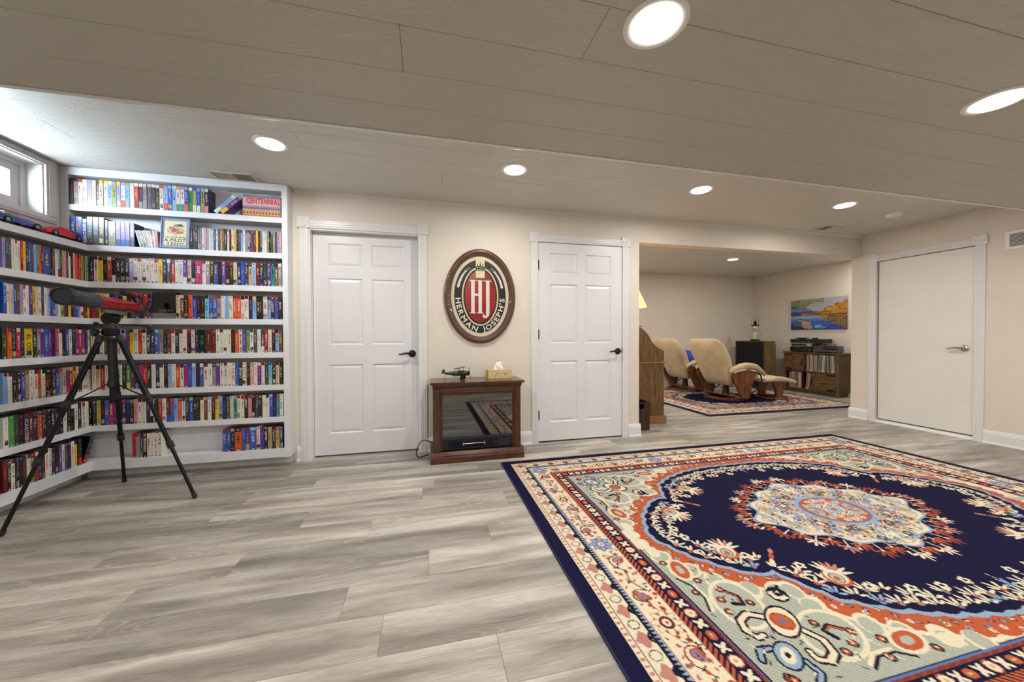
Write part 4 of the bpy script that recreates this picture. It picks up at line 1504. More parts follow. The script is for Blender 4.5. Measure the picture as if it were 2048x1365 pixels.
    if medal:
        # medallion
        cx, cy = W / 2, H / 2
        u, v = (X - cx) / (0.565 * W / 3.64), (Y - cy) / (0.385 * S)
        th = np.arctan2(v, u)
        rad = (np.abs(u) ** 1.42 + np.abs(v) ** 1.42) ** (1 / 1.42) / (1 + 0.05 * np.cos(th * 12))
        ma, mb_ = 0.565 * W / 3.64, 0.385 * S
        n = 46
        for i in range(n):
            an = 2 * math.pi * (i + .5) / n
            s_ = (abs(math.cos(an)) ** 1.42 + abs(math.sin(an)) ** 1.42) ** (-1 / 1.42)
            x, y = cx + ma * 1.02 * s_ * math.cos(an), cy + mb_ * 1.02 * s_ * math.sin(an)
            a = math.atan2((y - cy) / mb_ ** 1.2, (x - cx) / ma ** 1.2)
            c = ['orange', 'rust', 'orange', 'cream', 'orange', 'pink'][i % 6]
            far = .060 if i % 2 else .015
            for q in (-1.25, -.62, 0, .62, 1.25):
                k.leaf(x + math.cos(a) * far + .010 * math.cos(a + q), y + math.sin(a) * far + .010 * math.sin(a + q), a + q, .046 * (1.2 - abs(q) * .25), .0135, c)
            k.line([(x, y), (x + math.cos(a) * far, y + math.sin(a) * far)], .007, 'cream')
            if i % 2:
                for q in (-.75, .75):
                    k.leaf(x + math.cos(a + q) * .05, y + math.sin(a + q) * .05, a + q * .5, .042, .012, r.choice(['orange', 'rust', 'cream']))
            k.ell(x + math.cos(a) * far, y + math.sin(a) * far, .008, .008, 0, 'cream')
        k.a[rad < 1.0] = RC['lblue']; k.a[rad < 0.965] = RC['ivory']
        k.a[(rad < 0.915) & (rad > 0.895)] = RC['tan']
        for i in range(290):
            an, q = r.uniform(0, 1.57), r.uniform(.36, .92)
            s_ = (abs(math.cos(an)) ** 1.42 + abs(math.sin(an)) ** 1.42) ** (-1 / 1.42)
            x, y = cx - ma * q * s_ * math.cos(an), cy - mb_ * q * s_ * math.sin(an)
            z = r.random()
            if z < .22:
                k.flower(x, y, .016, 5, r.choice(['lblue', 'blue', 'orange', 'mauve']), 'cream', 'black' if r.random() < .4 else None)
            elif z < .58:
                k.curl(x, y, r.uniform(.025, .05), r.uniform(0, 6), r.choice([-.8, .8]), .006, r.choice(['tan', 'tan', 'tan', 'green']))
            elif z < .8:
                k.leaf(x, y, r.uniform(0, 6.3), r.uniform(.018, .034), .010, r.choice(['black', 'black', 'lblue', 'mauve', 'pink']))
            else:
                k.ell(x, y, .020, .012, r.uniform(0, 3), r.choice(['lblue', 'pale', 'cream', 'lblue']))
        for i in range(34):
            an = 2 * math.pi * i / 34
            k.ell(cx + .198 * math.cos(an), cy + .158 * S * math.sin(an), .022, .018, an, 'lblue')
        k.ell(cx, cy, .196, .156 * S, 0, 'blue'); k.ell(cx, cy, .188, .148 * S, 0, 'orange')
        for i in range(62):
            an, q = r.uniform(0, 1.6) + math.pi, math.sqrt(r.random()) * .92
            x, y = cx + .180 * q * math.cos(an), cy + .140 * S * q * math.sin(an)
            z = r.random()
            if z < .4:
                k.ell(x, y, .015, .009, r.uniform(0, 3), r.choice(['lblue', 'mauve', 'pale']))
            elif z < .7:
                k.flower(x, y, .013, 5, 'ivory', 'black')
            else:
                k.leaf(x, y, r.uniform(0, 6), .024, .008, r.choice(['ivory', 'black', 'blue']))
        k.flower(cx, cy, .045, 8, 'lblue', 'orange', 'ivory')
    k.mirror()
    # borders
    band(0, 0.067, 'navy'); band(0.067, 0.090, 'cream'); band(0.090, 0.096, 'maroon'); band(0.096, 0.163, 'ivory'); band(0.163, 0.169, 'black')
    band(0.169, 0.192, 'lblue'); band(0.192, 0.196, 'pink'); band(0.196, 0.315, 'cream'); band(0.315, 0.319, 'pink'); band(0.319, 0.345, 'orange'); band(0.345, 0.402, 'navy'); band(0.402, 0.414, 'maroon'); band(0.414, 0.420, 'blue')
    m = (d >= 0.070) & (d < 0.088) & (np.sin(along * 2 * math.pi / 0.026) > 0.25); k.a[m] = RC['pink']
    m = (d >= 0.169) & (d < 0.192); tri = np.abs(((along / 0.018) % 1) - .5) * 2; k.a[m & (tri > (d - .169) / .023)] = RC['black']
    m = (d >= 0.319) & (d < 0.345) & (np.sin((along + d) * 2 * math.pi / 0.024) > 0.2); k.a[m] = RC['black']
    m = (d >= 0.402) & (d < 0.414) & (np.sin((along - d * 2) * 2 * math.pi / 0.013) > 0.1); k.a[m] = RC['orange'] * .7

    def edges(fn):
        for e in range(4):
            L_ = (H, W, H, W)[e]
            def to(t, q, e=e):
                return ((q, t), (t, q), (W - q, t), (t, H - q))[e]
            ang = (math.pi / 2, 0, math.pi / 2, 0)[e]
            fn(L_, to, ang)

    def guards(L_, to, ang):
        n = int((L_ - 0.26) / 0.066)
        for i in range(n + 1):
            t = 0.13 + (L_ - 0.26) * i / n
            x, y = to(t, 0.13)
            if i % 2 == 0:
                k.ell(x, y, .036, .018, ang, 'pink'); k.ell(x, y, .018, .031, ang, 'pink')
                for q in (-.9, -.3, .3, .9):
                    k.leaf(*to(t, .146), ang + math.pi / 2 * (1 if ang == 0 else 1) + q + math.pi, .032, .009, 'black')
            else:
                k.flower(x, y, .018, 8, 'ivory', 'ivory', 'green')
        n = int((L_ - 0.74) / 0.052)
        for i in range(n + 1):
            t = 0.372 + (L_ - 0.744) * i / n
            x, y = to(t, 0.3735)
            z = i % 4
            if z in (0, 2):
                for q in range(4):
                    k.leaf(x, y, q * math.pi / 2 + .78, .027, .014, 'ivory')
            elif z == 1:
                k.ell(x, y, .022, .017, ang, 'orange'); k.ell(x, y, .010, .005, ang, 'tan')
            else:
                k.flower(x, y, .020, 8, 'cream', 'tan', 'rust')
    edges(guards)

    def main(L_, to, ang):
        n = max(3, int(L_ / 0.56)); st = (L_ - 0.51) / n
        for i in range(n + 1):
            t = 0.255 + st * i
            x, y = to(t, 0.2555)
            c = 'blue' if i % 2 == 0 else 'tan'
            k.ell(x, y, .052, .046, ang, 'rust' if i % 2 else 'blue')
            for q in range(8):
                k.leaf(x, y, q * math.pi / 4 + .2, .060, .020, 'ivory' if i % 2 else 'lblue', c)
            k.ell(x, y, .030, .028, ang, 'maroon' if i % 2 else 'mauve'); k.ell(x, y, .018, .016, ang, 'cream'); k.ell(x, y, .008, .007, ang, 'orange')
            if i < n:
                for q, sg2 in ((.27, 1), (.73, -1)):
                    cxx, cyy = to(t + st * q, .2555 + .012 * sg2)
                    k.curl(cxx, cyy, .044, ang + (1.0 if sg2 > 0 else 4.0), .85 * sg2, .007, r.choice(['rust', 'green', 'maroon']), .55)
                    k.flower(cxx, cyy, .019, 6, r.choice(['mauve', 'pink', 'mauve']), 'blue', 'rust')
                tx, ty = t + st * .5, 0
                k.line([to(t + st * .32, .225), to(t + st * .42, .265), to(t + st * .55, .245), to(t + st * .68, .285)], .006, 'green')
                for _ in range(int(64 * st / .55)):
                    xx, yy = to(t + st * r.uniform(.1, .9), r.uniform(.205, .306))
                    z = r.random()
                    if z < .30:
                        k.flower(xx, yy, r.uniform(.009, .013), 5, r.choice(['orange', 'rust', 'mauve', 'pink']), 'maroon')
                    elif z < .85:
                        k.leaf(xx, yy, r.uniform(0, 6.3), r.uniform(.014, .026), .007, r.choice(['black', 'maroon', 'green', 'black', 'orange', 'rust']))
                    else:
                        k.ell(xx, yy, .010, .007, r.uniform(0, 3), r.choice(['orange', 'pink']))
    edges(main)
    return k


M_RUG = painted('wool_rug', 0.95, bump=0.5, bscale=260.0, spec=0.1)


def rug(name, label, x0, y0, W, H, res, zt=0.011, seed=1, medal=True):
    """x0,y0: far left corner; the raster's y runs towards the viewer"""
    k = weave_rug(W, H, res, seed, medal)
    rs = np.random.RandomState(seed)
    a = k.a * (1 + rs.uniform(-.10, .10, (k.ny, k.nx, 1)))
    z = np.full((k.ny, k.nx), zt) + rs.uniform(-.0006, .0006, (k.ny, k.nx))
    t = thing(name, label, 'rug', (x0 + W / 2, y0 - H / 2, 0))
    P = np.stack([k.X - W / 2, H / 2 - k.Y, z], -1).reshape(-1, 3)
    me = bpy.data.meshes.new('pile')
    nq = (k.nx - 1) * (k.ny - 1)
    i = np.arange(k.nx * k.ny).reshape(k.ny, k.nx)
    q = np.stack([i[:-1, :-1], i[1:, :-1], i[1:, 1:], i[:-1, 1:]], -1).reshape(-1, 4)
    me.vertices.add(len(P)); me.vertices.foreach_set('co', P.ravel().astype(np.float32))
    me.loops.add(nq * 4); me.loops.foreach_set('vertex_index', q.ravel().astype(np.int32))
    me.polygons.add(nq); me.polygons.foreach_set('loop_start', (np.arange(nq) * 4).astype(np.int32))
    me.update(calc_edges=True)
    me.polygons.foreach_set('use_smooth', np.ones(nq, dtype=bool))
    ca = me.color_attributes.new('Col', 'FLOAT_COLOR', 'POINT')
    colr = np.concatenate([np.clip(a.reshape(-1, 3), 0, 1), np.ones((len(P), 1))], 1)
    ca.data.foreach_set('color', colr.ravel().astype(np.float32))
    me.materials.append(M_RUG)
    link('pile', me, t)
    b = MB(); e = 0.006
    o = [(-W / 2 - e, -H / 2 - e), (W / 2 + e, -H / 2 - e), (W / 2 + e, H / 2 + e), (-W / 2 - e, H / 2 + e)]
    n_ = [(-W / 2, -H / 2), (W / 2, -H / 2), (W / 2, H / 2), (-W / 2, H / 2)]
    b.loft([[Vector((*p, 0.0005)) for p in o], [Vector((*p, zt - 0.004)) for p in o], [Vector((*p, zt)) for p in n_]], cap=False)
    b.build('bound_edge', mat('rug_binding', rgb(34, 30, 72), 0.9, bump=0.4, bscale=300), t)


rug('oriental_rug', 'large navy oriental rug with cream floral border in the foreground', 0.6106, -0.4833, 3.640, 2.590, 0.004, seed=4)
rug('oriental_rug', 'smaller navy oriental rug under the recliners in the room beyond', 3.66, 2.80, 2.82, 2.22, 0.008, seed=9, medal=False)

# ------------------------------------------------------------------ oval mirror sign
def oval_sign():
    cx, cz, A, B = 0.506, 1.468, 0.344, 0.452
    t = thing('oval_mirror_sign', 'oval brewery mirror sign in a brown wooden frame above the fireplace', 'sign', (cx, -0.001, cz))

    def E(a, b, y, n=64):
        return [Vector((a * math.cos(2 * math.pi * i / n), y, b * math.sin(2 * math.pi * i / n))) for i in range(n)]
    b = MB()
    prof = [(0.0, 0.0), (0.0, -0.022), (0.008, -0.030), (0.022, -0.034), (0.040, -0.030), (0.052, -0.022), (0.058, -0.022), (0.064, -0.014), (0.064, -0.004)]
    b.loft([E(A - q, B - q, y, 96) for q, y in prof], cap=False)
    b.build('frame', wood('frame_oak', rgb(74, 46, 32), rgb(98, 64, 44), 0.35, (30, 30, 30), 3.0, 0.3), t, smooth=50)

    def disc(name, a, b_, y, m):
        q = MB(); ring = E(a, b_, y, 80); q.add(ring, [tuple(range(80))[::-1]]); return q.build(name, m, t)

    def ringy(name, a0, b0, a1, b1, y, m):
        q = MB(); q.loft([E(a0, b0, y, 80), E(a1, b1, y, 80)], cap=False); return q.build(name, m, t)
    gl = dict(coat=0.0)
    ivory = mat('sign_ivory', rgb(214, 205, 188), 0.35, var=0.02); blk = mat('sign_black', rgb(20, 18, 16), 0.4, var=0.02)
    gold = mat('sign_gold', rgb(206, 196, 148), 0.4, var=0.03); red = mat('sign_red', rgb(176, 34, 38), 0.4, var=0.03); silver = mat('sign_silver', rgb(222, 214, 204), 0.35, var=0.02)
    a0, b0 = A - 0.064, B - 0.064
    disc('ivory_ground', a0 + 0.002, b0 + 0.002, -0.005, ivory)
    ringy('gold_line', a0 - 0.022, b0 - 0.026, a0 - 0.029, b0 - 0.033, -0.0056, gold)
    disc('black_oval', a0 - 0.030, b0 - 0.036, -0.0060, blk)
    ia, ib = 0.150, 0.254
    ringy('gold_line', ia + 0.028, ib + 0.030, ia + 0.014, ib + 0.015, -0.0066, gold)
    disc('red_oval', ia, ib - 0.004, -0.0068, red)
    # dark stripes across the red oval
    s = MB()
    for i in range(29):
        z = -ib + 0.018 + i * 0.0172
        w = ia * math.sqrt(max(0, 1 - (z / ib) ** 2)) - 0.002
        if w > 0.01:
            s.box(-w, w, -0.0073, -0.0069, z - 0.0032, z + 0.0032)
    s.build('stripes', mat('sign_maroon', rgb(84, 14, 20), 0.2), t)
    # tall serif initials
    h = MB(); y0, y1 = -0.0078, -0.0070

    def bar(xa, xb, za, zb):
        h.box(xa, xb, y0, y1, za, zb)
    zt, zb = 0.155, -0.165
    for xc in (-0.072, -0.002):
        bar(xc - 0.017, xc + 0.017, zb + 0.010, zt - 0.010); bar(xc - 0.030, xc + 0.030, zt - 0.010, zt); bar(xc - 0.030, xc + 0.030, zb, zb + 0.010)
    bar(-0.055, -0.019, 0.005, 0.026)
    bar(0.055, 0.089, -0.150, zt - 0.010); bar(0.036, 0.108, zt - 0.010, zt)
    hook = [(0.089, -0.150), (0.086, -0.178), (0.074, -0.198), (0.054, -0.210), (0.034, -0.208), (0.022, -0.196), (0.022, -0.180), (0.034, -0.172), (0.044, -0.180), (0.046, -0.192), (0.054, -0.186), (0.055, -0.150)]
    h.prism(hook, y0, y1, 'y')
    h.build('initials', silver, t)
    # label plate with crown
    p = MB(); p.box(-0.043, 0.043, -0.0088, -0.0062, 0.178, 0.352); p.build('label_plate', mat('sign_label', rgb(214, 206, 160), 0.3, var=0.06, scale=60), t)
    c = MB(); cz0 = 0.245
    c.prism([(-0.034, cz0), (0.034, cz0), (0.040, cz0 + 0.008), (0.052, cz0 + 0.048), (0.036, cz0 + 0.036), (0.026, cz0 + 0.060), (0.013, cz0 + 0.040), (0.0, cz0 + 0.072), (-0.013, cz0 + 0.040), (-0.026, cz0 + 0.060), (-0.036, cz0 + 0.036), (-0.052, cz0 + 0.048), (-0.040, cz0 + 0.008)], -0.0094, -0.0086, 'y')
    for x, z in ((-0.052, 0.052), (-0.027, 0.064), (0, 0.077), (0.027, 0.064), (0.052, 0.052)):
        c.lathe([(0.006, 0), (0.006, 0.001)], 10, Matrix.Translation((x, -0.0086, cz0 + z)) @ Matrix.Rotation(math.radians(90), 4, 'X'))
    c.build('crown', blk, t)
    c = MB(); c.box(-0.032, 0.032, -0.0099, -0.0093, cz0 + 0.006, cz0 + 0.012)
    for x in (-0.026, 0.0, 0.026):
        c.lathe([(0.006, 0), (0.006, 0.0008)], 8, Matrix.Translation((x, -0.0093, cz0 + 0.030)) @ Matrix.Rotation(math.radians(90), 4, 'X'))
    c.build('crown_highlight', silver, t)
    # wheat ears either side
    w = MB()
    ma, mb_ = a0 - 0.030 - 0.042, b0 - 0.036 - 0.044
    for sg in (-1, 1):
        for i in range(9):
            th = math.radians(14 + i * 4.2)
            x, z = ma * 1.06 * math.cos(th), mb_ * math.sin(th)
            tx, tz = -ma * math.sin(th), mb_ * math.cos(th); L_ = math.hypot(tx, tz); tx, tz = tx / L_, tz / L_
            nx_, nz_ = -tz, tx
            for q in (-1, 1):
                k = 0.019 - 0.0009 * i
                pts = [(x, z), (x + tx * k + nx_ * q * k * .75, z + tz * k + nz_ * q * k * .75), (x + tx * k * 2.1 + nx_ * q * k * .5, z + tz * k * 2.1 + nz_ * q * k * .5), (x + tx * k * 1.2, z + tz * k * 1.2)]
                w.prism([(sg * a_, b_) for a_, b_ in pts], -0.0068, -0.0062, 'y')
        for q in (-0.010, 0.0, 0.010):
            th0, th1 = math.radians(50), math.radians(62)
            P = [(ma * 1.06 * math.cos(a_) + q, mb_ * math.sin(a_) + q * .6) for a_ in (th0, (th0 + th1) / 2, th1)]
            for (xa, za), (xb, zb_) in zip(P[:-1], P[1:]):
                w.tube([(sg * xa, -0.0064, za), (sg * xb, -0.0064, zb_)], 0.0012, 4)
    w.build('wheat_ears', silver, t)
    # lettering round the lower half
    L = MB()
    ra, rb = a0 - 0.030 - 0.058, b0 - 0.036 - 0.066

    def arc_text(s, a0_, a1_):
        out, tw = lay_text(s, 0.14)
        # equal arc-length steps round the ellipse
        N_ = 400
        th = [math.radians(a0_ + (a1_ - a0_) * i / N_) for i in range(N_ + 1)]
        P = [Vector((ra * math.cos(q), rb * math.sin(q))) for q in th]
        S_ = [0.0]
        for i in range(N_):
            S_.append(S_[-1] + (P[i + 1] - P[i]).length)
        tot = S_[-1]; size = 0.047
        k = size / 0.70
        sx = tot / tw
        for g, gx in out:
            mid = (gx + g[2] / 2) * sx
            i = min(range(N_ + 1), key=lambda j: abs(S_[j] - mid)); i = max(1, min(N_ - 1, i))
            T = (P[i + 1] - P[i - 1]).normalized(); Nn = Vector((-T.y, T.x))
            wg = g[2]; kx = min(sx, k * 1.25)
            L.add([(P[i].x + T.x * (px - wg / 2) * kx + Nn.x * (py * k), -0.0066, P[i].y + T.y * (px - wg / 2) * kx + Nn.y * (py * k)) for px, py in g[0]], g[1])
    ra, rb = a0 - 0.030 - 0.012, b0 - 0.036 - 0.010
    arc_text('HERMAN', 183, 262)
    arc_text("JOSEPH'S", 276, 357)
    L.build('lettering', silver, t)


oval_sign()


# ------------------------------------------------------------------ electric fireplace
M_MAHOG = wood('mahogany', rgb(42, 22, 14), rgb(96, 50, 28), 0.28, (14, 14, 2), 5.0, 0.35)
M_MAHOG2 = wood('mahogany_rail', rgb(44, 23, 15), rgb(100, 53, 30), 0.28, (2, 14, 14), 5.0, 0.35)


def fireplace():
    x0, x1 = 0.028, 0.838
    cx = (x0 + x1) / 2
    t = thing('electric_fireplace', 'brown wooden electric fireplace with dark glass front', 'fireplace', (cx, -0.2, 0))
    w = (x1 - x0) / 2

    def bx(name, m, *q, bevel=0.003, parent=None):
        b = MB()
        for a in q:
            b.box(*a)
        return b.build(name, m, parent or t, bevel=bevel)
    yb, yf = 0.165, -0.13           # local: back and front of the body
    bx('mantel_top', M_MAHOG2, (-w - 0.006, w + 0.006, -0.182, 0.172, 0.672, 0.692))
    b = MB(); b.prism([(-0.13, 0.63), (-0.145, 0.632), (-0.150, 0.645), (-0.165, 0.655), (-0.172, 0.672), (0.165, 0.672), (0.165, 0.63)], -w + 0.016, w - 0.016, 'x')
    b.build('cornice', M_MAHOG2, t, bevel=0.001)
    bx('side_panel', M_MAHOG, (-w + 0.020, -w + 0.036, yf, yb, 0.09, 0.63)); bx('side_panel', M_MAHOG, (w - 0.036, w - 0.020, yf, yb, 0.09, 0.63))
    bx('back_panel', M_MAHOG, (-w + 0.036, w - 0.036, yb - 0.012, yb, 0.09, 0.63))
    bx('post', M_MAHOG, (-w + 0.022, -w + 0.078, yf - 0.016, yf, 0.092, 0.63)); bx('post', M_MAHOG, (w - 0.078, w - 0.022, yf - 0.016, yf, 0.092, 0.63))
    bx('top_rail', M_MAHOG2, (-w + 0.078, w - 0.078, yf - 0.014, yf, 0.592, 0.63))
    # stepped inner frame
    i0 = w - 0.078
    bx('inner_frame', M_MAHOG, (-i0, -i0 + 0.018, yf - 0.006, yf + 0.01, 0.096, 0.592), (i0 - 0.018, i0, yf - 0.006, yf + 0.01, 0.096, 0.592), (-i0 + 0.018, i0 - 0.018, yf - 0.006, yf + 0.01, 0.574, 0.592))
    g = i0 - 0.020
    firebox = mat('firebox_black', rgb(18, 20, 26), 0.4)
    bx('firebox', firebox, (-g, g, yf + 0.004, yf + 0.012, 0.10, 0.574))
    gm, nt, bs = new_mat('smoked_glass')
    bs.inputs['Base Color'].default_value = (0.004, 0.005, 0.007, 1); bs.inputs['Roughness'].default_value = 0.03; bs.inputs['IOR'].default_value = 2.3
    nz = nt.nodes.new('ShaderNodeTexNoise'); nz.inputs['Scale'].default_value = 3.0
    mr = nt.nodes.new('ShaderNodeMapRange'); mr.inputs['To Min'].default_value = 0.02; mr.inputs['To Max'].default_value = 0.05
    nt.links.new(nz.outputs['Fac'], mr.inputs['Value']); nt.links.new(mr.outputs[0], bs.inputs['Roughness'])
    gl = MB(); gl.box(-g, g, yf - 0.004, yf + 0.002, 0.214, 0.574); gl.build('glass_pane', gm, t)
    pl = mat('fire_plastic', rgb(30, 34, 48), 0.3)
    bx('control_bar', pl, (-g, g, yf - 0.012, yf + 0.003, 0.188, 0.212))
    hb = bx('heater_panel', mat('heater_black', rgb(20, 22, 30), 0.45), (-g, g, yf - 0.004, yf + 0.003, 0.100, 0.187))
    me = None
    for i in range(7):
        if me is None:
            q = MB(); q.box(-g + 0.05, g - 0.17, -0.004, 0.003, -0.0022, 0.0022); o = q.build('louvre', pl, hb); me = o.data
        else:
            o = link('louvre', me, hb)
        o.location = (0, yf - 0.007, 0.118 + i * 0.009); o.rotation_euler = (math.radians(25), 0, 0)
    q = MB()
    q.tube([(-0.13, yf - 0.012, 0.150), (0.055, yf - 0.012, 0.150)], 0.004, 8)
    for x in (-0.13, 0.055):
        q.lathe([(0.004, -0.016), (0.008, -0.014), (0.008, 0.014), (0.004, 0.016)], 10, Matrix.Translation((x, yf - 0.013, 0.150)))
    q.build('grille_bar', M_NICKEL, hb, smooth=40)
    bx('switch_box', pl, (g - 0.14, g - 0.03, yf - 0.010, yf - 0.004, 0.112, 0.178), parent=hb)
    b = MB(); b.prism([(-0.178, 0.0), (-0.178, 0.046), (-0.170, 0.056), (-0.158, 0.060), (-0.150, 0.075), (-0.142, 0.090), (0.17, 0.090), (0.17, 0.0)], -w - 0.004, w + 0.004, 'x')
    b.build('plinth', M_MAHOG2, t, bevel=0.002)
    # rear cord looping out at the left
    c = MB()
    L = [(-w + 0.02, 0.10, 0.11), (-w - 0.02, 0.08, 0.13), (-w - 0.07, 0.05, 0.15), (-w - 0.11, 0.03, 0.10), (-w - 0.125, 0.02, 0.05), (-w - 0.11, 0.02, 0.012), (-w - 0.07, 0.05, 0.006), (-w - 0.02, 0.09, 0.008)]
    P = []
    for i in range(len(L) - 1):
        a, b_ = Vector(L[i]), Vector(L[i + 1]); p_, n_ = Vector(L[max(i - 1, 0)]), Vector(L[min(i + 2, len(L) - 1)])
        for k in range(6):
            u = k / 6
            P.append(0.5 * ((2 * a) + (b_ - p_) * u + (2 * p_ - 5 * a + 4 * b_ - n_) * u * u + (3 * a - p_ - 3 * b_ + n_) * u ** 3))
    c.tube(P + [Vector(L[-1])], 0.0045, 6)
    c.build('power_cord', mat('cord_black', rgb(20, 20, 20), 0.5), t, smooth=60)


fireplace()


# ------------------------------------------------------------------ model biplane
def biplane():
    t = thing('model_biplane', 'small green metal model biplane on the mantel', 'model plane', (0.27, -0.215, 0.6925), math.radians(-24))
    t.scale = (1.0, 1.0, 1.22)
    gm = mat('plane_green', rgb(78, 88, 70), 0.35, 0.6, var=0.25, scale=40); dk = mat('plane_dark', rgb(40, 44, 38), 0.4, 0.5)
    b = MB()
    secs = [(-0.125, .004, .006, .046), (-0.10, .008, .010, .046), (-0.05, .013, .016, .047), (0.0, .018, .020, .048), (0.04, .020, .021, .049), (0.075, .020, .020, .050), (0.088, .016, .016, .050)]
    b.loft([[Vector((x, w * c, z + h * s_)) for c, s_ in circ(1, 12)] for x, w, h, z in secs])
    b.build('fuselage', gm, t, smooth=60)
    for z, dx, sp in ((.036, .0, .145), (.088, .012, .155)):
        q = MB(); q.prism([(-0.026 + dx, z - 0.001), (0.0 + dx, z + 0.004), (0.028 + dx, z + 0.002), (0.030 + dx, z - 0.001), (0.0 + dx, z - 0.002)], -sp * .62, sp * .62, 'y'); q.build('wing', gm, t)
    for y in (-.07, .07):
        for x in (-.015, .022):
            q = MB(); q.tube([(x, y, .038), (x + .008, y, .087)], .0018, 5); q.build('strut', dk, t)
    q = MB(); q.prism([(-0.145, .046), (-0.105, .047), (-0.105, .050), (-0.145, .049)], -.042, .042, 'y'); q.build('tailplane', gm, t)
    q = MB(); q.prism([(-0.150, .044), (-0.118, .046), (-0.120, .064), (-0.132, .076), (-0.146, .074), (-0.152, .060)], -.0015, .0015, 'y'); q.build('rudder', gm, t)
    q = MB(); q.lathe([(.014, 0), (.018, .004), (.018, .014), (.008, .020), (.001, .022)], 14, axis_frame((.086, 0, .05), (.12, 0, .05))); q.build('cowling', dk, t, smooth=40)
    q = MB()
    q.prism([(-.004, -.046), (.004, -.046), (.005, 0), (.004, .046), (-.004, .046), (-.005, 0)], .108, .110, 'x', M=rotm('X', 24, (0, 0, .05)) @ Matrix.Translation((0, 0, .05)))
    q.build('propeller', dk, t)
    for y in (-.032, .032):
        q = MB(); q.lathe([(.002, -.004), (.012, -.005), (.016, -.003), (.016, .003), (.012, .005), (.002, .004)], 16, Matrix.Translation((.045, y, .0162)) @ Matrix.Rotation(math.pi / 2, 4, 'X')); q.build('wheel', dk, t, smooth=40)
    q = MB()
    for y in (-.032, .032):
        q.tube([(.045, y, .016), (.03, y * .5, .034)], .002, 5); q.tube([(.045, y, .016), (.06, y * .5, .036)], .002, 5)
    q.tube([(.045, -.032, .016), (.045, .032, .016)], .0016, 5); q.tube([(-.118, 0, .042), (-.126, 0, .002)], .0016, 5)
    q.build('landing_gear', dk, t)


biplane()


# ------------------------------------------------------------------ tissue box
def tissue_box():
    t = thing('tissue_box', 'yellow floral tissue box on the right of the mantel', 'tissue box', (0.652, -0.16, 0.6925), math.radians(2))
    W, D, H = 0.222, 0.115, 0.078
    r = random.Random(8); b = MB()
    b.box(-W / 2, W / 2, -D / 2, D / 2, 0, H, col=rgb(206, 176, 96))
    F = -D / 2 - 0.0004
    b.add([(-W / 2 + .006, F, .006), (W / 2 - .006, F, .006), (W / 2 - .006, F, H - .006), (-W / 2 + .006, F, H - .006)], [(0, 1, 2, 3)], 0, rgb(222, 206, 160))
    for i in range(70):
        x, z, a, ln, wd = r.uniform(-W / 2 + .016, W / 2 - .016), r.uniform(.014, H - .014), r.uniform(0, 6.3), r.uniform(.008, .02), r.uniform(.003, .006)
        c = r.choice([(190, 110, 60), (120, 132, 80), (206, 160, 80), (168, 140, 100), (200, 176, 120), (96, 120, 110)])
        n = 8
        pts = [(x + ln / 2 * math.cos(q) * math.cos(a) - wd / 2 * math.sin(q) * math.sin(a), F - .0002 - i * 2e-6, z + ln / 2 * math.cos(q) * math.sin(a) + wd / 2 * math.sin(q) * math.cos(a)) for q in [k * 2 * math.pi / n for k in range(n)]]
        b.add(pts, [tuple(range(n))], 0, rgb(*c))
    b.build('carton', painted('card_print', 0.6), t)
    s = MB(); s.prism([(x * .075, y * .028) for x, y in circ(1, 20)], H + .0002, H + .001, 'z'); s.build('slot', mat('slot_film', rgb(226, 222, 214), 0.5), t)
    # crumpled sheet
    q = MB(); rings = []
    for k in range(7):
        z = H + .001 + k * .0125
        ww = [.046, .044, .040, .038, .040, .034, .020][k]; dd = [.012, .016, .018, .016, .012, .010, .004][k]
        rings.append([Vector((ww * math.cos(a) + .004 * math.sin(5 * a + k) + (.006 if k > 3 else 0), dd * math.sin(a) + .005 * math.sin(3 * a + k * 1.3), z + .007 * math.sin(2 * a + k) * (k / 6))) for a in [j * 2 * math.pi / 24 for j in range(24)]])
    q.loft(rings); q.build('tissue', mat('tissue_white', rgb(238, 238, 238), 0.9, var=0.01), t, smooth=80)


tissue_box()


# ------------------------------------------------------------------ telescope and tripod
M_TUBE = mat('telescope_red', rgb(132, 5, 13), 0.16, var=0.03, Specular_IOR_Level=0.35)
M_GUN = mat('gunmetal', rgb(62, 70, 76), 0.32, 0.5, var=0.05)
M_PLAS = mat('black_plastic', rgb(24, 25, 28), 0.42, var=0.1)
M_TRI = mat('tripod_black', rgb(26, 28, 33), 0.30, 0.55, var=0.06)
TX, TY = -1.985, -0.60


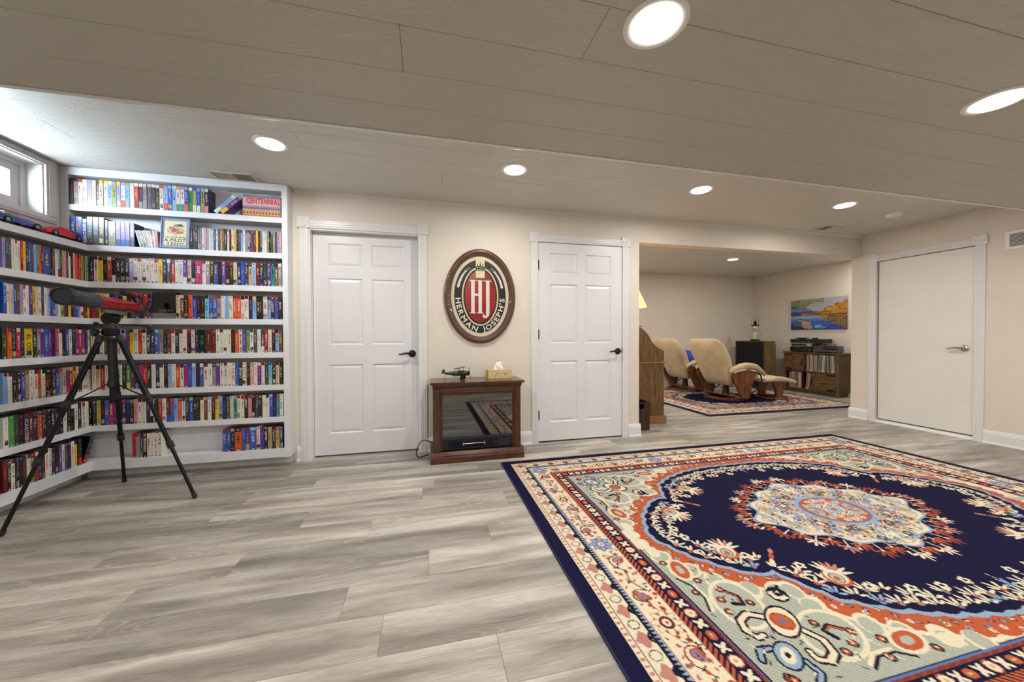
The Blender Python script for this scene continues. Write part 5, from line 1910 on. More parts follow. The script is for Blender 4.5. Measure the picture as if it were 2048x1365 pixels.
def telescope():
    A = Vector((-1.858, -1.075, 1.302)); Bq = Vector((-1.997, -0.335, 1.290))
    ax = (Bq - A).normalized()
    t = thing('telescope', 'red refractor telescope with dark grey dew shield', 'telescope', (TX, TY, 1.2495))
    O = Vector(t.location)
    F = axis_frame(A - O, Bq - O)
    b = MB(); b.lathe([(.038, .0), (.0455, .0), (.0465, .004), (.0465, .028), (.0440, .032), (.0440, .215), (.0455, .222), (.0455, .236), (.040, .240), (.030, .240)], 36, F); b.build('dew_shield', M_GUN, t, smooth=35)
    b = MB(); b.lathe([(.0005, .012), (.018, .012), (.019, .006), (.028, .005), (.030, .012), (.042, .012), (.0475, .010), (.0475, -.006), (.044, -.008), (.041, -.006), (.039, .004)], 36, F, cap=False); b.build('lens_cap', M_PLAS, t, smooth=35)
    b = MB(); b.lathe([(.038, .236), (.038, .690)], 36, F, cap=False); b.build('optical_tube', M_TUBE, t, smooth=35)
    b = MB(); b.lathe([(.038, .684), (.041, .686), (.041, .712), (.036, .716), (.030, .735), (.024, .738), (.024, .800), (.019, .802), (.019, .845)], 28, F)
    b.build('focuser', M_GUN, t, smooth=35)
    # focus knobs
    side = F.to_3x3() @ Vector((0, 0, 1)); lat = Vector((0, 0, 1)).cross(side).normalized()
    c = F @ Vector((0, 0, .775)) - Vector((0, 0, .030))
    for sg in (-1, 1):
        k = MB(); k.lathe([(.005, 0), (.005, .016), (.017, .018), (.018, .020), (.018, .030), (.015, .032), (.0005, .032)], 18, axis_frame(c, c + lat * sg)); k.build('focus_knob', mat('knob_grey', rgb(96, 98, 96), 0.35, 0.5), t, smooth=35)
    # diagonal and eyepiece
    d0 = F @ Vector((0, 0, .84)); d1 = d0 + side * .045
    k = MB(); M_ = axis_frame(d0, d1)
    k.prism([(-.020, 0.0), (.020, 0.0), (.020, .030), (-.020, .052)], -.018, .018, 'y', M=M_ @ Matrix.Rotation(math.pi / 2, 4, 'Z') @ Matrix.Translation((0, 0, 0)))
    k.build('star_diagonal', M_PLAS, t, bevel=.002)
    up = (Vector((0, 0, 1)) * .9 + side * .45).normalized()
    e0 = d0 + side * .028 + up * .012
    k = MB(); k.lathe([(.013, 0), (.013, .018), (.017, .020), (.017, .048), (.014, .054), (.016, .060), (.010, .062)], 18, axis_frame(e0, e0 + up)); k.build('eyepiece', M_PLAS, t, smooth=35)
    # finder on a bracket
    f0 = F @ Vector((0, 0, .545)) + Vector((0, 0, .085)); f1 = f0 + side * .20
    G = axis_frame(f0, f1)
    k = MB(); k.lathe([(.017, 0), (.018, .003), (.018, .050), (.014, .056), (.012, .060), (.012, .135), (.014, .138), (.014, .165), (.010, .168), (.010, .195), (.006, .197)], 20, G); fo = k.build('finder_scope', M_PLAS, t, smooth=35)
    for z in (.072, .118):
        k = MB(); k.lathe([(.0125, z), (.0165, z + .001), (.0165, z + .022), (.0125, z + .023)], 20, G, cap=False); k.build('finder_ring', M_TUBE, fo, smooth=35)
    k = MB()
    mid = G @ Vector((0, 0, .095)); foot = F @ Vector((0, 0, .700)) + Vector((0, 0, .036))
    k.tube([mid - Vector((0, 0, .014)), mid.lerp(foot, .5), foot], [.009, .008, .011], 8); k.build('finder_bracket', M_PLAS, t, smooth=50)
    # dovetail under the tube
    k = MB(); m0 = F @ Vector((0, 0, .33)); m1 = F @ Vector((0, 0, .56))
    Mx = axis_frame(m0, m1)
    k.box(-.014, .014, -.0125, .0125, 0, .23, M=Matrix.Translation((0, 0, -.0500)) @ Mx); k.build('dovetail_bar', mat('bar_grey', rgb(112, 118, 112), 0.4, 0.6), t, bevel=.002)


telescope()


def tripod():
    t = thing('tripod', 'black three legged tripod holding the red telescope', 'tripod', (TX, TY, 0))
    feet = [(-2.262, -0.93), (-2.205, -0.190), (-1.520, -0.63)]
    zt = 1.085

    def bit(name, fn, m=M_TRI, parent=None, smooth=35, bevel=0):
        b = MB(); fn(b); return b.build(name, m, parent or t, smooth=smooth, bevel=bevel)
    T = Matrix.Translation
    # head
    bit('tilt_head', lambda b: b.lathe([(.030, -.028), (.036, -.026), (.040, -.018), (.040, .018), (.036, .026), (.030, .028)], 28, T((0, .0, 1.205)) @ Matrix.Rotation(math.radians(90), 4, 'X')))
    bit('mount_plate', lambda b: (b.lathe([(.012, 1.20), (.016, 1.235), (.030, 1.238), (.030, 1.2485)], 20)), M_PLAS)
    bit('head_block', lambda b: b.box(-.026, .026, -.026, .026, 1.135, 1.20), mat('head_grey', rgb(66, 64, 64), .5), smooth=None, bevel=.006)
    bit('pan_base', lambda b: b.lathe([(.036, 1.098), (.042, 1.102), (.042, 1.118), (.040, 1.120), (.042, 1.122), (.042, 1.132), (.036, 1.138)], 28))
    bit('tilt_knob', lambda b: (b.lathe([(.004, .0), (.004, .035), (.013, .037), (.014, .052), (.010, .055), (.0005, .056)], 14, axis_frame((-.026, 0, 1.165), (-.06, -.01, 1.168)))), M_PLAS)
    bit('pan_knob', lambda b: (b.lathe([(.005, .0), (.005, .02), (.026, .024), (.028, .030), (.028, .038), (.020, .044), (.0005, .046)], 14, axis_frame((-.036, -.02, 1.118), (-.07, -.045, 1.116)))), M_PLAS)
    h = bit('pan_handle', lambda b: b.tube([(.026, 0, 1.165), (.06, .0, 1.166), (.12, .0, 1.164), (.19, .0, 1.156)], .0045, 8))
    bit('ferrule', lambda b: b.tube([(.026, 0, 1.165), (.042, 0, 1.166)], .009, 10), M_NICKEL, h)
    bit('grip', lambda b: b.ball((.205, 0, 1.152), .016, 12, 8, 0, (1.2, 1, 1)), M_PLAS, h)
    # shoulder and column
    bit('shoulder', lambda b: b.lathe([(.028, 1.060), (.046, 1.066), (.050, 1.080), (.044, 1.094), (.030, 1.098)], 20), M_PLAS)
    bit('centre_column', lambda b: b.lathe([(.013, .66), (.013, 1.07)], 16))
    bit('column_sleeve', lambda b: b.lathe([(.016, .76), (.022, .765), (.022, .80), (.017, .805), (.017, .86), (.019, 1.06)], 16), M_PLAS)
    for i, (fx, fy) in enumerate(feet):
        f = Vector((fx - TX, fy - TY, 0.0)); d = Vector((f.x, f.y, 0)).normalized()
        top = Vector((d.x * .045, d.y * .045, zt)); foot = f + Vector((0, 0, .004))

        def P(u):
            return top.lerp(foot, u)
        lg = bit('leg', lambda b: (b.tube([P(0), P(.37)], [.0165, .0165], 10)))
        bit('leg_section', lambda b: b.tube([P(.36), P(.66)], .0135, 10), M_TRI, lg)
        bit('leg_section', lambda b: b.tube([P(.65), P(.985)], .0105, 10), M_TRI, lg)
        for u in (.37, .66):
            bit('leg_clamp', lambda b: (b.tube([P(u - .018), P(u + .022)], .0195, 10), b.ball(P(u) + Vector((.012, -.016, 0)), .011, 8, 6)), M_PLAS, lg)
        bit('rubber_foot', lambda b: b.tube([P(.972), P(.985), foot], [.013, .0145, .012], 10), M_PLAS, lg)
        bit('hip_joint', lambda b: b.tube([top + Vector((0, 0, .012)), P(.03)], .020, 8), M_PLAS, lg)
        bit('brace', lambda b: b.tube([Vector((d.x * .02, d.y * .02, .785)), P(.36) * .5 + Vector((d.x * .01, d.y * .01, .785)) * .5 + Vector((0, 0, -.004)), P(.37)], .0042, 6), M_TRI)


tripod()


# ------------------------------------------------------------------ model cars on the ledge
def car(name, label, y, body, roof, sport):
    t = thing(name, label, 'model car', (-2.511, y, SZ[1] + 0.0076), math.radians(90 - 2))
    t.scale = (1.2, 1.2, 1.2)
    # local +x is the nose
    L_ = 0.215
    prof = {True: [(-.5, .3), (-.49, .62), (-.40, .78), (-.22, .80), (-.10, .80), (.02, .76), (.12, .74), (.30, .62), (.44, .42), (.5, .30), (.5, .20), (-.5, .20)],
            False: [(-.5, .30), (-.50, .66), (-.42, .82), (-.25, .84), (-.12, .82), (.0, .84), (.12, .86), (.32, .80), (.46, .62), (.5, .45), (.49, .24), (-.49, .22)]}[sport]
    H = .050
    b = MB(); rings = []
    for k, (yy, f, zz) in enumerate(((-1, .94, .90), (-.92, 1.0, 1.0), (-.4, 1.0, 1.04), (.4, 1.0, 1.04), (.92, 1.0, 1.0), (1, .94, .90))):
        rings.append([Vector((x * L_ * f, yy * .042, z * H * zz)) for x, z in prof])
    b.loft(rings); b.build('body', body, t, smooth=45)
    ws = MB()
    if sport:
        ws.loft([[Vector((x, yy, z)) for x, z in ((-.075, .036), (-.030, .058), (.012, .058), (.052, .034))] for yy in (-.033, .033)])
        ws.build('cabin', roof, t, smooth=30)
    else:
        ws.prism([(-.010, .038), (-.018, .062), (-.016, .063), (-.006, .038)], -.032, .032, 'y', M=rotm('Y', 20, (0, 0, .04))); ws.build('windscreen', pane('car_glass', (.8, .85, .9), .25), t)
        q = MB(); q.tube([(-.058, -.026, .036), (-.062, -.024, .056), (-.062, .024, .056), (-.058, .026, .036)], .0022, 6); q.build('roll_bar', M_NICKEL, t)
        q = MB()
        for yy in (-.016, .016):
            q.box(-.055, -.03, yy - .010, yy + .010, .034, .048)
        q.build('seats', mat('seat_black', rgb(30, 28, 28), .6), t)
        q = MB()
        for yy in (-.012, .012):
            q.box(-.105, .105, yy - .004, yy + .004, .0405, .0412)
        q.build('stripe', mat('car_white', rgb(210, 212, 220), .3), t)
    rub = mat('tyre', rgb(26, 26, 27), .7); wh = M_NICKEL
    for x in (-.066, .068):
        for yy in (-.040, .040):
            q = MB(); q.lathe([(.010, -.007), (.0165, -.007), (.0175, -.004), (.0175, .004), (.0165, .007), (.010, .007)], 18, T2(x, yy, .0165)); w = q.build('wheel', rub, t, smooth=35)
            q = MB(); q.lathe([(.0005, -.0076), (.004, -.0078), (.010, -.0072), (.011, 0), (.010, .0072), (.004, .0078), (.0005, .0076)], 12, T2(x, yy, .0165)); q.build('rim', wh, w, smooth=35)
    p = MB(); p.box(-.118, .118, -.048, .048, -.006, -.0005); p.build('display_base', mat('base_black', rgb(24, 24, 24), .3), t, bevel=.001)


def T2(x, y, z):
    return Matrix.Translation((x, y, z)) @ Matrix.Rotation(math.pi / 2, 4, 'X')


car('model_car', 'blue open model roadster on the window ledge', -0.548, mat('car_blue', rgb(52, 80, 156), .15, .1, Coat_Weight=.6), None, False)
car('model_car', 'red model sports car on the window ledge beside the blue books', -0.262, mat('car_red', rgb(206, 34, 42), .15, .05, Coat_Weight=.6), mat('car_red_roof', rgb(206, 34, 42), .15), True)

# ------------------------------------------------------------------ the room beyond: desk, lamp, bin
M_OAK = wood('desk_oak', rgb(74, 52, 28), rgb(128, 94, 54), 0.4, (16, 16, 1.6), 4.0)
M_OAKH = wood('desk_oak_edge', rgb(120, 84, 44), rgb(160, 118, 66), 0.4, (2, 14, 14), 4.0)


def desk():
    t = thing('roll_top_desk', 'brown oak roll-top desk seen from its curved side', 'desk', (2.55, 1.0, 0))
    ox, oy = 2.55, 1.0
    pr = [(2.24, 0.762), (2.24, 1.185), (2.48, 1.188), (2.525, 1.178), (2.578, 1.142), (2.634, 1.08), (2.676, 1.007), (2.731, 0.952), (2.787, 0.921), (2.843, 0.893), (2.843, 0.762)]
    for y in (0.41, 1.57):
        b = MB(); b.prism([(x - ox, z) for x, z in pr], y - oy, y + 0.025 - oy, 'y'); b.build('upper_side', M_OAK, t, bevel=.003)
        b = MB(); b.box(2.24 - ox, 2.842 - ox, y - oy, y + .03 - oy, .10, .742); b.build('lower_side', M_OAK, t, bevel=.002)
        b = MB(); b.box(2.236 - ox, 2.872 - ox, y - .012 - oy, y + .04 - oy, 0.0, .10); b.build('plinth', M_OAKH, t, bevel=.004)
    b = MB(); b.box(2.236 - ox, 2.856 - ox, .402 - oy, 1.603 - oy, .743, .761); b.build('writing_top', M_OAKH, t, bevel=.004)
    # tambour slats following the curve
    me = None
    C_ = pr[2:10]
    for (xa, za), (xb, zb) in zip(C_[:-1], C_[1:]):
        n = max(1, int(math.hypot(xb - xa, zb - za) / .022))
        for k in range(n):
            u = (k + .5) / n
            if me is None:
                q = MB(); q.prism([(-.0105, -.006), (.0105, -.006), (.008, .004), (-.008, .004)], -.565, .565, 'y'); o = q.build('tambour_slat', M_OAK, t); me = o.data
            else:
                o = link('tambour_slat', me, t)
            o.location = (xa + (xb - xa) * u - ox - .006, .0025, za + (zb - za) * u - .010); o.rotation_euler = (0, -math.atan2(zb - za, xb - xa), 0)
    b = MB(); b.box(2.236 - ox, 2.53 - ox, .395 - oy, 1.61 - oy, 1.189, 1.205); b.build('top_board', M_OAKH, t, bevel=.004)
    for z0, z1 in ((.12, .33), (.345, .53), (.545, .725)):
        for ya, yb in ((.445, .80), (1.21, 1.565)):
            b = MB(); b.box(2.83 - ox, 2.85 - ox, ya - oy, yb - oy, z0, z1); d = b.build('drawer', M_OAK, t, bevel=.004)
            q = MB(); q.ball((2.862 - ox, (ya + yb) / 2 - oy, (z0 + z1) / 2), .014, 10, 6); q.build('knob', M_OAKH, d, smooth=60)
    b = MB(); b.box(2.24 - ox, 2.26 - ox, .44 - oy, 1.57 - oy, .1, 1.18); b.build('back_panel', M_OAK, t)


desk()


def table_lamp():
    t = thing('table_lamp', 'lit table lamp with cream shade on the roll-top desk', 'lamp', (2.425, 0.52, 1.2052))
    b = MB(); b.lathe([(.0005, 0), (.075, 0), (.075, .012), (.03, .022), (.018, .04), (.03, .08), (.042, .12), (.03, .16), (.012, .19), (.010, .24), (.006, .44)], 24); b.build('base', mat('lamp_brass', rgb(150, 118, 60), .3, .8), t, smooth=50)
    s = MB(); n = 36
    rings = [[Vector((r_ * x, r_ * y, z)) for x, y in circ(1, n)] for r_, z in ((.212, .225), (.090, .49), (.088, .49), (.209, .226))]
    s.loft(rings, cap=False, closed=True)
    m, nt, bs = new_mat('lamp_shade_fabric')
    L = nt.links.new
    nt.nodes.remove(bs)
    d = nt.nodes.new('ShaderNodeBsdfDiffuse'); d.inputs['Color'].default_value = (*rgb(238, 222, 190), 1)
    tr = nt.nodes.new('ShaderNodeBsdfTranslucent'); tr.inputs['Color'].default_value = (*rgb(250, 226, 180), 1)
    mx = nt.nodes.new('ShaderNodeMixShader'); mx.inputs[0].default_value = .55
    nz = nt.nodes.new('ShaderNodeTexNoise'); nz.inputs['Scale'].default_value = 90
    bp = nt.nodes.new('ShaderNodeBump'); bp.inputs['Strength'].default_value = .1; L(nz.outputs['Fac'], bp.inputs['Height']); L(bp.outputs[0], d.inputs['Normal'])
    L(d.outputs[0], mx.inputs[1]); L(tr.outputs[0], mx.inputs[2]); L(mx.outputs[0], nt.nodes['Material Output'].inputs['Surface'])
    s.build('lamp_shade', m, t, smooth=50)
    b = MB(); b.ball((0, 0, .36), .028, 14, 10, 0, (1, 1, 1.3)); b.build('bulb', emit('bulb', (1, .82, .55), 12.0), t, smooth=80)
    ld = bpy.data.lights.new('bulb_light', 'POINT'); ld.energy = 26.0; ld.color = (1, .80, .55); ld.shadow_soft_size = .05
    lo = bpy.data.objects.new('bulb_light', ld); C.objects.link(lo); lo.parent = t; lo.location = (0, 0, .30)


table_lamp()


def bin_():
    t = thing('waste_bin', 'dark wooden waste bin beside the roll-top desk', 'bin', (2.37, 0.265, 0))
    m = wood('bin_walnut', rgb(34, 22, 16), rgb(66, 46, 34), .4, (14, 14, 2), 4.0)
    hx, h0, H, th = .112, .098, .325, .010
    b = MB()      # front with a scooped hand hole
    hole = [(.035 * math.cos(a), H - .055 + .026 * math.sin(a)) for a in [math.pi + math.pi * i / 10 for i in range(11)]]
    out = [(-hx + .006, 0), (hx - .006, 0), (hx, H), (.036, H), (.036, H - .03), *[(x, z) for x, z in hole[::-1]], (-.036, H - .03), (-.036, H), (-hx, H)]
    b.prism([(-hx + .006, 0), (hx - .006, 0), (hx, H - .09), (-hx, H - .09)], -h0, -h0 + th, 'y')
    b.prism([(-hx, H - .09), (-.036, H - .09), (-.036, H), (-hx, H)], -h0, -h0 + th, 'y'); b.prism([(.036, H - .09), (hx, H - .09), (hx, H), (.036, H)], -h0, -h0 + th, 'y')
    b.prism([(-.036, H - .022), (.036, H - .022), (.036, H), (-.036, H)], -h0, -h0 + th, 'y')
    arc = [(.036 * math.cos(a), H - .055 - .026 * math.sin(a)) for a in [math.pi * i / 10 for i in range(11)]]
    b.prism([(-.036, H - .09), (.036, H - .09)] + [(x, z) for x, z in arc], -h0, -h0 + th, 'y')
    b.build('front_panel', m, t)
    b = MB(); b.box(-hx, hx, h0 - th, h0, 0, H); b.build('back_panel', m, t)
    for sg in (-1, 1):
        b = MB(); b.box(*(sorted((sg * hx, sg * (hx - th)))), -h0 + th, h0 - th, 0, H); b.build('side_panel', m, t)
    b = MB(); b.box(-hx + th, hx - th, -h0 + th, h0 - th, 0, .012); b.build('floor_panel', m, t)


bin_()

# ------------------------------------------------------------------ recliners and footstool
M_SUEDE = mat('cream_suede', rgb(210, 187, 148), 0.85, var=0.10, scale=7, bump=0.3, bscale=120, Sheen_Weight=0.3)
M_CHERRY = wood('cherry_wood', rgb(74, 40, 22), rgb(140, 82, 46), 0.28, (6, 6, 2), 3.0, 0.4)


def pillow(b, secs, n=28):
    """loft of rounded rectangles: (centre, width along y, thickness, normal angle in xz)"""
    rings = []
    for (x, z, w, th, ang, rr) in secs:
        ca, sa = math.cos(ang), math.sin(ang)
        rings.append([Vector((x + q * ca, p, z + q * sa)) for p, q in rrect(w, th, rr, 5)])
    b.loft(rings)


def recliner(label, cx, cy, cushion=False, rz=0.0):
    t = thing('recliner_chair', label, 'armchair', (cx, cy, 0.0115), rz, 'cream recliners in the room beyond')
    # backrest leaning back (towards -x), bulging
    b = MB()
    secs = []
    for k in range(21):
        u = k / 20
        e = max(0.0, 1 - abs(2 * u - 1) ** 5)            # rounds both ends off
        x = -.07 - .39 * u + .03 * math.sin(u * math.pi)
        z = .235 + .775 * u
        w = (.56 + .12 * min(1, u * 1.8)) * (.80 + .20 * e ** .5) + .012 * math.sin(u * 11)
        th = .03 + (.15 + .05 * math.sin(math.pi * u)) * e ** .55
        secs.append((x, z, w, th, math.radians(27), th * .47))
    pillow(b, secs); b.build('backrest', M_SUEDE, t, smooth=70)
    b = MB()
    secs = [(-.12 + .54 * u, .36 + .05 * u - .03 * math.sin(u * 3.1), .54 + .03 * math.sin(u * 3.1), .17 - .04 * abs(u - .5), math.radians(93), .07) for u in [i / 9 for i in range(10)]]
    pillow(b, secs); b.build('seat', M_SUEDE, t, smooth=70)
    for sg in (-1, 1):
        y = sg * .375
        b = MB(); rings = []
        for k in range(12):
            u = k / 11
            x = -.24 + .66 * u
            z = .455 + .125 * math.sin(math.pi * min(1, .12 + u * .80)) - .055 * max(0, u - .72) / .28
            s_ = math.sin(math.pi * (0.06 + .88 * u)) ** .35
            rings.append([Vector((x, y + p * s_, z + q * s_)) for p, q in rrect(.125, .095, .042, 4)])
        b.loft(rings); b.build('arm_pad', M_SUEDE, t, smooth=70)
        b = MB()
        prof = [(-.04, .045), (.12, .045), (.135, .12), (.16, .24), (.20, .36), (.27, .475), (.10, .515), (-.10, .48), (-.235, .405), (-.20, .36), (-.14, .25), (-.075, .13)]
        b.prism(prof, y - .022, y + .022, 'y'); b.build('arm_support', M_CHERRY, t, bevel=.008)
        b = MB(); b.tube([(.27, y, .455), (.345, y, .42), (.375, y, .34), (.345, y, .25), (.26, y, .17), (.14, y, .12)], .011, 8); b.build('recline_bar', M_PLAS, t, smooth=60)
        b = MB(); b.ball((.22, y - sg * .035, .27), .020, 10, 8); b.build('tension_knob', M_PLAS, t, smooth=60)
    # swivel base: wooden ring on the floor with a cross piece
    b = MB(); R, n = .335, 48
    rings = [[Vector((.02 + r_ * x, r_ * y, z)) for x, y in circ(1, n)] for r_, z in ((R, .004), (R, .030), (R - .012, .040), (R - .060, .040), (R - .068, .030), (R - .068, .004))]
    b.loft(rings, cap=False, closed=True); b.build('base_ring', M_CHERRY, t, smooth=40)
    b = MB(); b.box(-.05, .11, -.40, .40, .0405, .075); b.build('cross_piece', M_CHERRY, t, bevel=.01)
    b = MB(); b.lathe([(.06, .075), (.05, .12), (.045, .27), (.11, .275)], 20, Matrix.Translation((.03, 0, 0))); b.build('pedestal', M_PLAS, t, smooth=40)
    return t


def cushion_pad(label, loc, rot):
    b = MB(); n = 18; rings = []
    for k in range(9):
        u = -1 + 2 * k / 8
        s_ = math.sqrt(max(.0, 1 - u * u)) ** .5 if abs(u) < 1 else 0.02
        s_ = max(s_, .03)
        rings.append([Vector((p * (1 - .12 * (1 - abs(u))) , q, u * .055 * 1.0)) * 1 for p, q in rrect(.36 * s_ ** .35, .36 * s_ ** .35, .03, 4)])
    b.loft(rings)
    o = b.build('throw_cushion', mat('blue_fabric', rgb(44, 78, 190), .8, bump=.2), smooth=70)
    o.location = loc; o.rotation_euler = rot
    tag(o, label, 'cushion')


recliner('cream suede recliner nearer the opening, with footstool in front', 4.98, 1.70)
recliner('cream suede recliner farther back, beside the blue cushion', 4.98, 2.70)
cushion_pad('bright blue cushion on the farther recliner', (5.02, 2.66, .625), (math.radians(8), math.radians(-62), math.radians(0)))


def footstool():
    t = thing('footstool', 'cream suede footstool with curved cherry legs', 'footstool', (5.74, 1.52, 0.0115), math.radians(-4))
    b = MB()
    secs = [(-.29 + .58 * u, .335 - .10 * max(0, u - .45) ** 1.6 + .02 * math.sin(u * 3.1) - .012, .46, .085 * (math.sin(math.pi * (.10 + .8 * u)) ** .4), math.radians(96 + 14 * u), .035) for u in [i / 11 for i in range(12)]]
    pillow(b, secs); b.build('cushion', M_SUEDE, t, smooth=70)
    for sg in (-1, 1):
        b = MB(); prof = [(-.06, .03), (.08, .03), (.075, .10), (.095, .19), (.15, .275), (-.13, .30), (-.085, .20), (-.065, .11)]
        b.prism(prof, sg * .17 - .018, sg * .17 + .018, 'y'); b.build('leg', M_CHERRY, t, bevel=.006)
    b = MB(); n = 40
    rings = [[Vector((.01 + r_ * x * .8, r_ * y, z)) for x, y in circ(1, n)] for r_, z in ((.245, .003), (.245, .022), (.238, .029), (.20, .029), (.195, .022), (.195, .003))]
    b.loft(rings, cap=False, closed=True); b.build('base_ring', M_CHERRY, t, smooth=40)
    b = MB(); b.box(-.04, .06, -.20, .20, .0295, .038); b.build('cross_piece', M_CHERRY, t, bevel=.004)


footstool()


# ------------------------------------------------------------------ speaker cabinet and lantern
def speaker():
    t = thing('speaker_cabinet', 'large wooden speaker cabinet with black cloth front in the corner', 'speaker', (6.64, 2.64, 0))
    m = wood('teak_veneer', rgb(96, 76, 48), rgb(132, 108, 72), .45, (8, 8, 1.5), 4.0); fr = mat('speaker_frame', rgb(84, 50, 38), .4)
    b = MB()
    x0, x1, y0, y1 = -.13, .13, -.34, .34
    b.box(x0, x1, y0, y0 + .02, 0, .965); b.box(x0, x1, y1 - .02, y1, 0, .965); b.box(x0, x1, y0 + .02, y1 - .02, .945, .965); b.box(x0, x1, y0 + .02, y1 - .02, 0, .03); b.box(x1 - .02, x1, y0 + .02, y1 - .02, .03, .945)
    b.build('cabinet', m, t, bevel=.002)
    b = MB(); e = x0 - .012
    for q in ((y0, y0 + .022, 0, .967), (y1 - .022, y1, 0, .967), (y0 + .022, y1 - .022, .945, .967), (y0 + .022, y1 - .022, 0, .04)):
        b.box(e, x0, q[0], q[1], q[2], q[3])
    b.build('front_frame', fr, t, bevel=.002)
    b = MB(); b.box(x0 - .004, x0 + .01, y0 + .022, y1 - .022, .04, .945); b.build('grille_cloth', mat('grille_black', rgb(12, 11, 12), .9, bump=.3, bscale=500), t)
    b = MB(); b.box(x1, x1 + .045, y0 + .03, y1 - .03, .05, .91); b.build('rear_box', mat('rear_brown', rgb(84, 74, 58), .6), t, bevel=.002)


speaker()


def lantern():
    t = thing('glass_lantern', 'round glass candle lantern with black cap on the speaker', 'lantern', (6.60, 2.60, .9675))
    bl = mat('lantern_iron', rgb(40, 28, 24), .45, .5)
    b = MB(); b.lathe([(.0005, 0), (.095, 0), (.095, .012), (.075, .026), (.06, .034), (.0005, .034)], 28); b.build('base', bl, t, smooth=40)
    b = MB(); b.lathe([(.062, .036), (.10, .06), (.132, .10), (.142, .14), (.130, .18), (.098, .22), (.075, .26), (.068, .31)], 32, cap=False); b.build('globe', pane('lantern_glass', (.96, .97, .95), .10, .03), t, smooth=60)
    b = MB(); b.lathe([(.038, .036), (.038, .185), (.030, .188), (.0005, .186)], 20); b.build('candle', mat('wax', rgb(224, 214, 184), .5, Subsurface_Weight=.2), t, smooth=40)
    b = MB(); b.lathe([(.078, .312), (.082, .318), (.055, .330), (.030, .338), (.026, .375), (.038, .380), (.020, .398), (.010, .412), (.0005, .418)], 24); b.build('cap', bl, t, smooth=40)
    b = MB(); P = [(-.080, .0, .316), (-.086, 0, .37), (-.076, 0, .425), (-.045, 0, .465), (0, 0, .478), (.045, 0, .465), (.076, 0, .425), (.086, 0, .37), (.080, 0, .316)]
    b.tube([(0, x, z) for x, y, z in P], .0028, 6); b.build('bail_handle', bl, t, smooth=60)


lantern()

# ------------------------------------------------------------------ record cabinet
M_BARN = wood('barn_wood', rgb(74, 54, 32), rgb(134, 100, 60), .5, (2, 3, 12), 4.0)
M_BARND = wood('barn_wood_dark', rgb(60, 48, 30), rgb(104, 84, 54), .55, (10, 10, 1.5), 4.0)
KX0, KX1, KY0, KY1, KH = 6.868, 7.178, 1.245, 2.205, .765


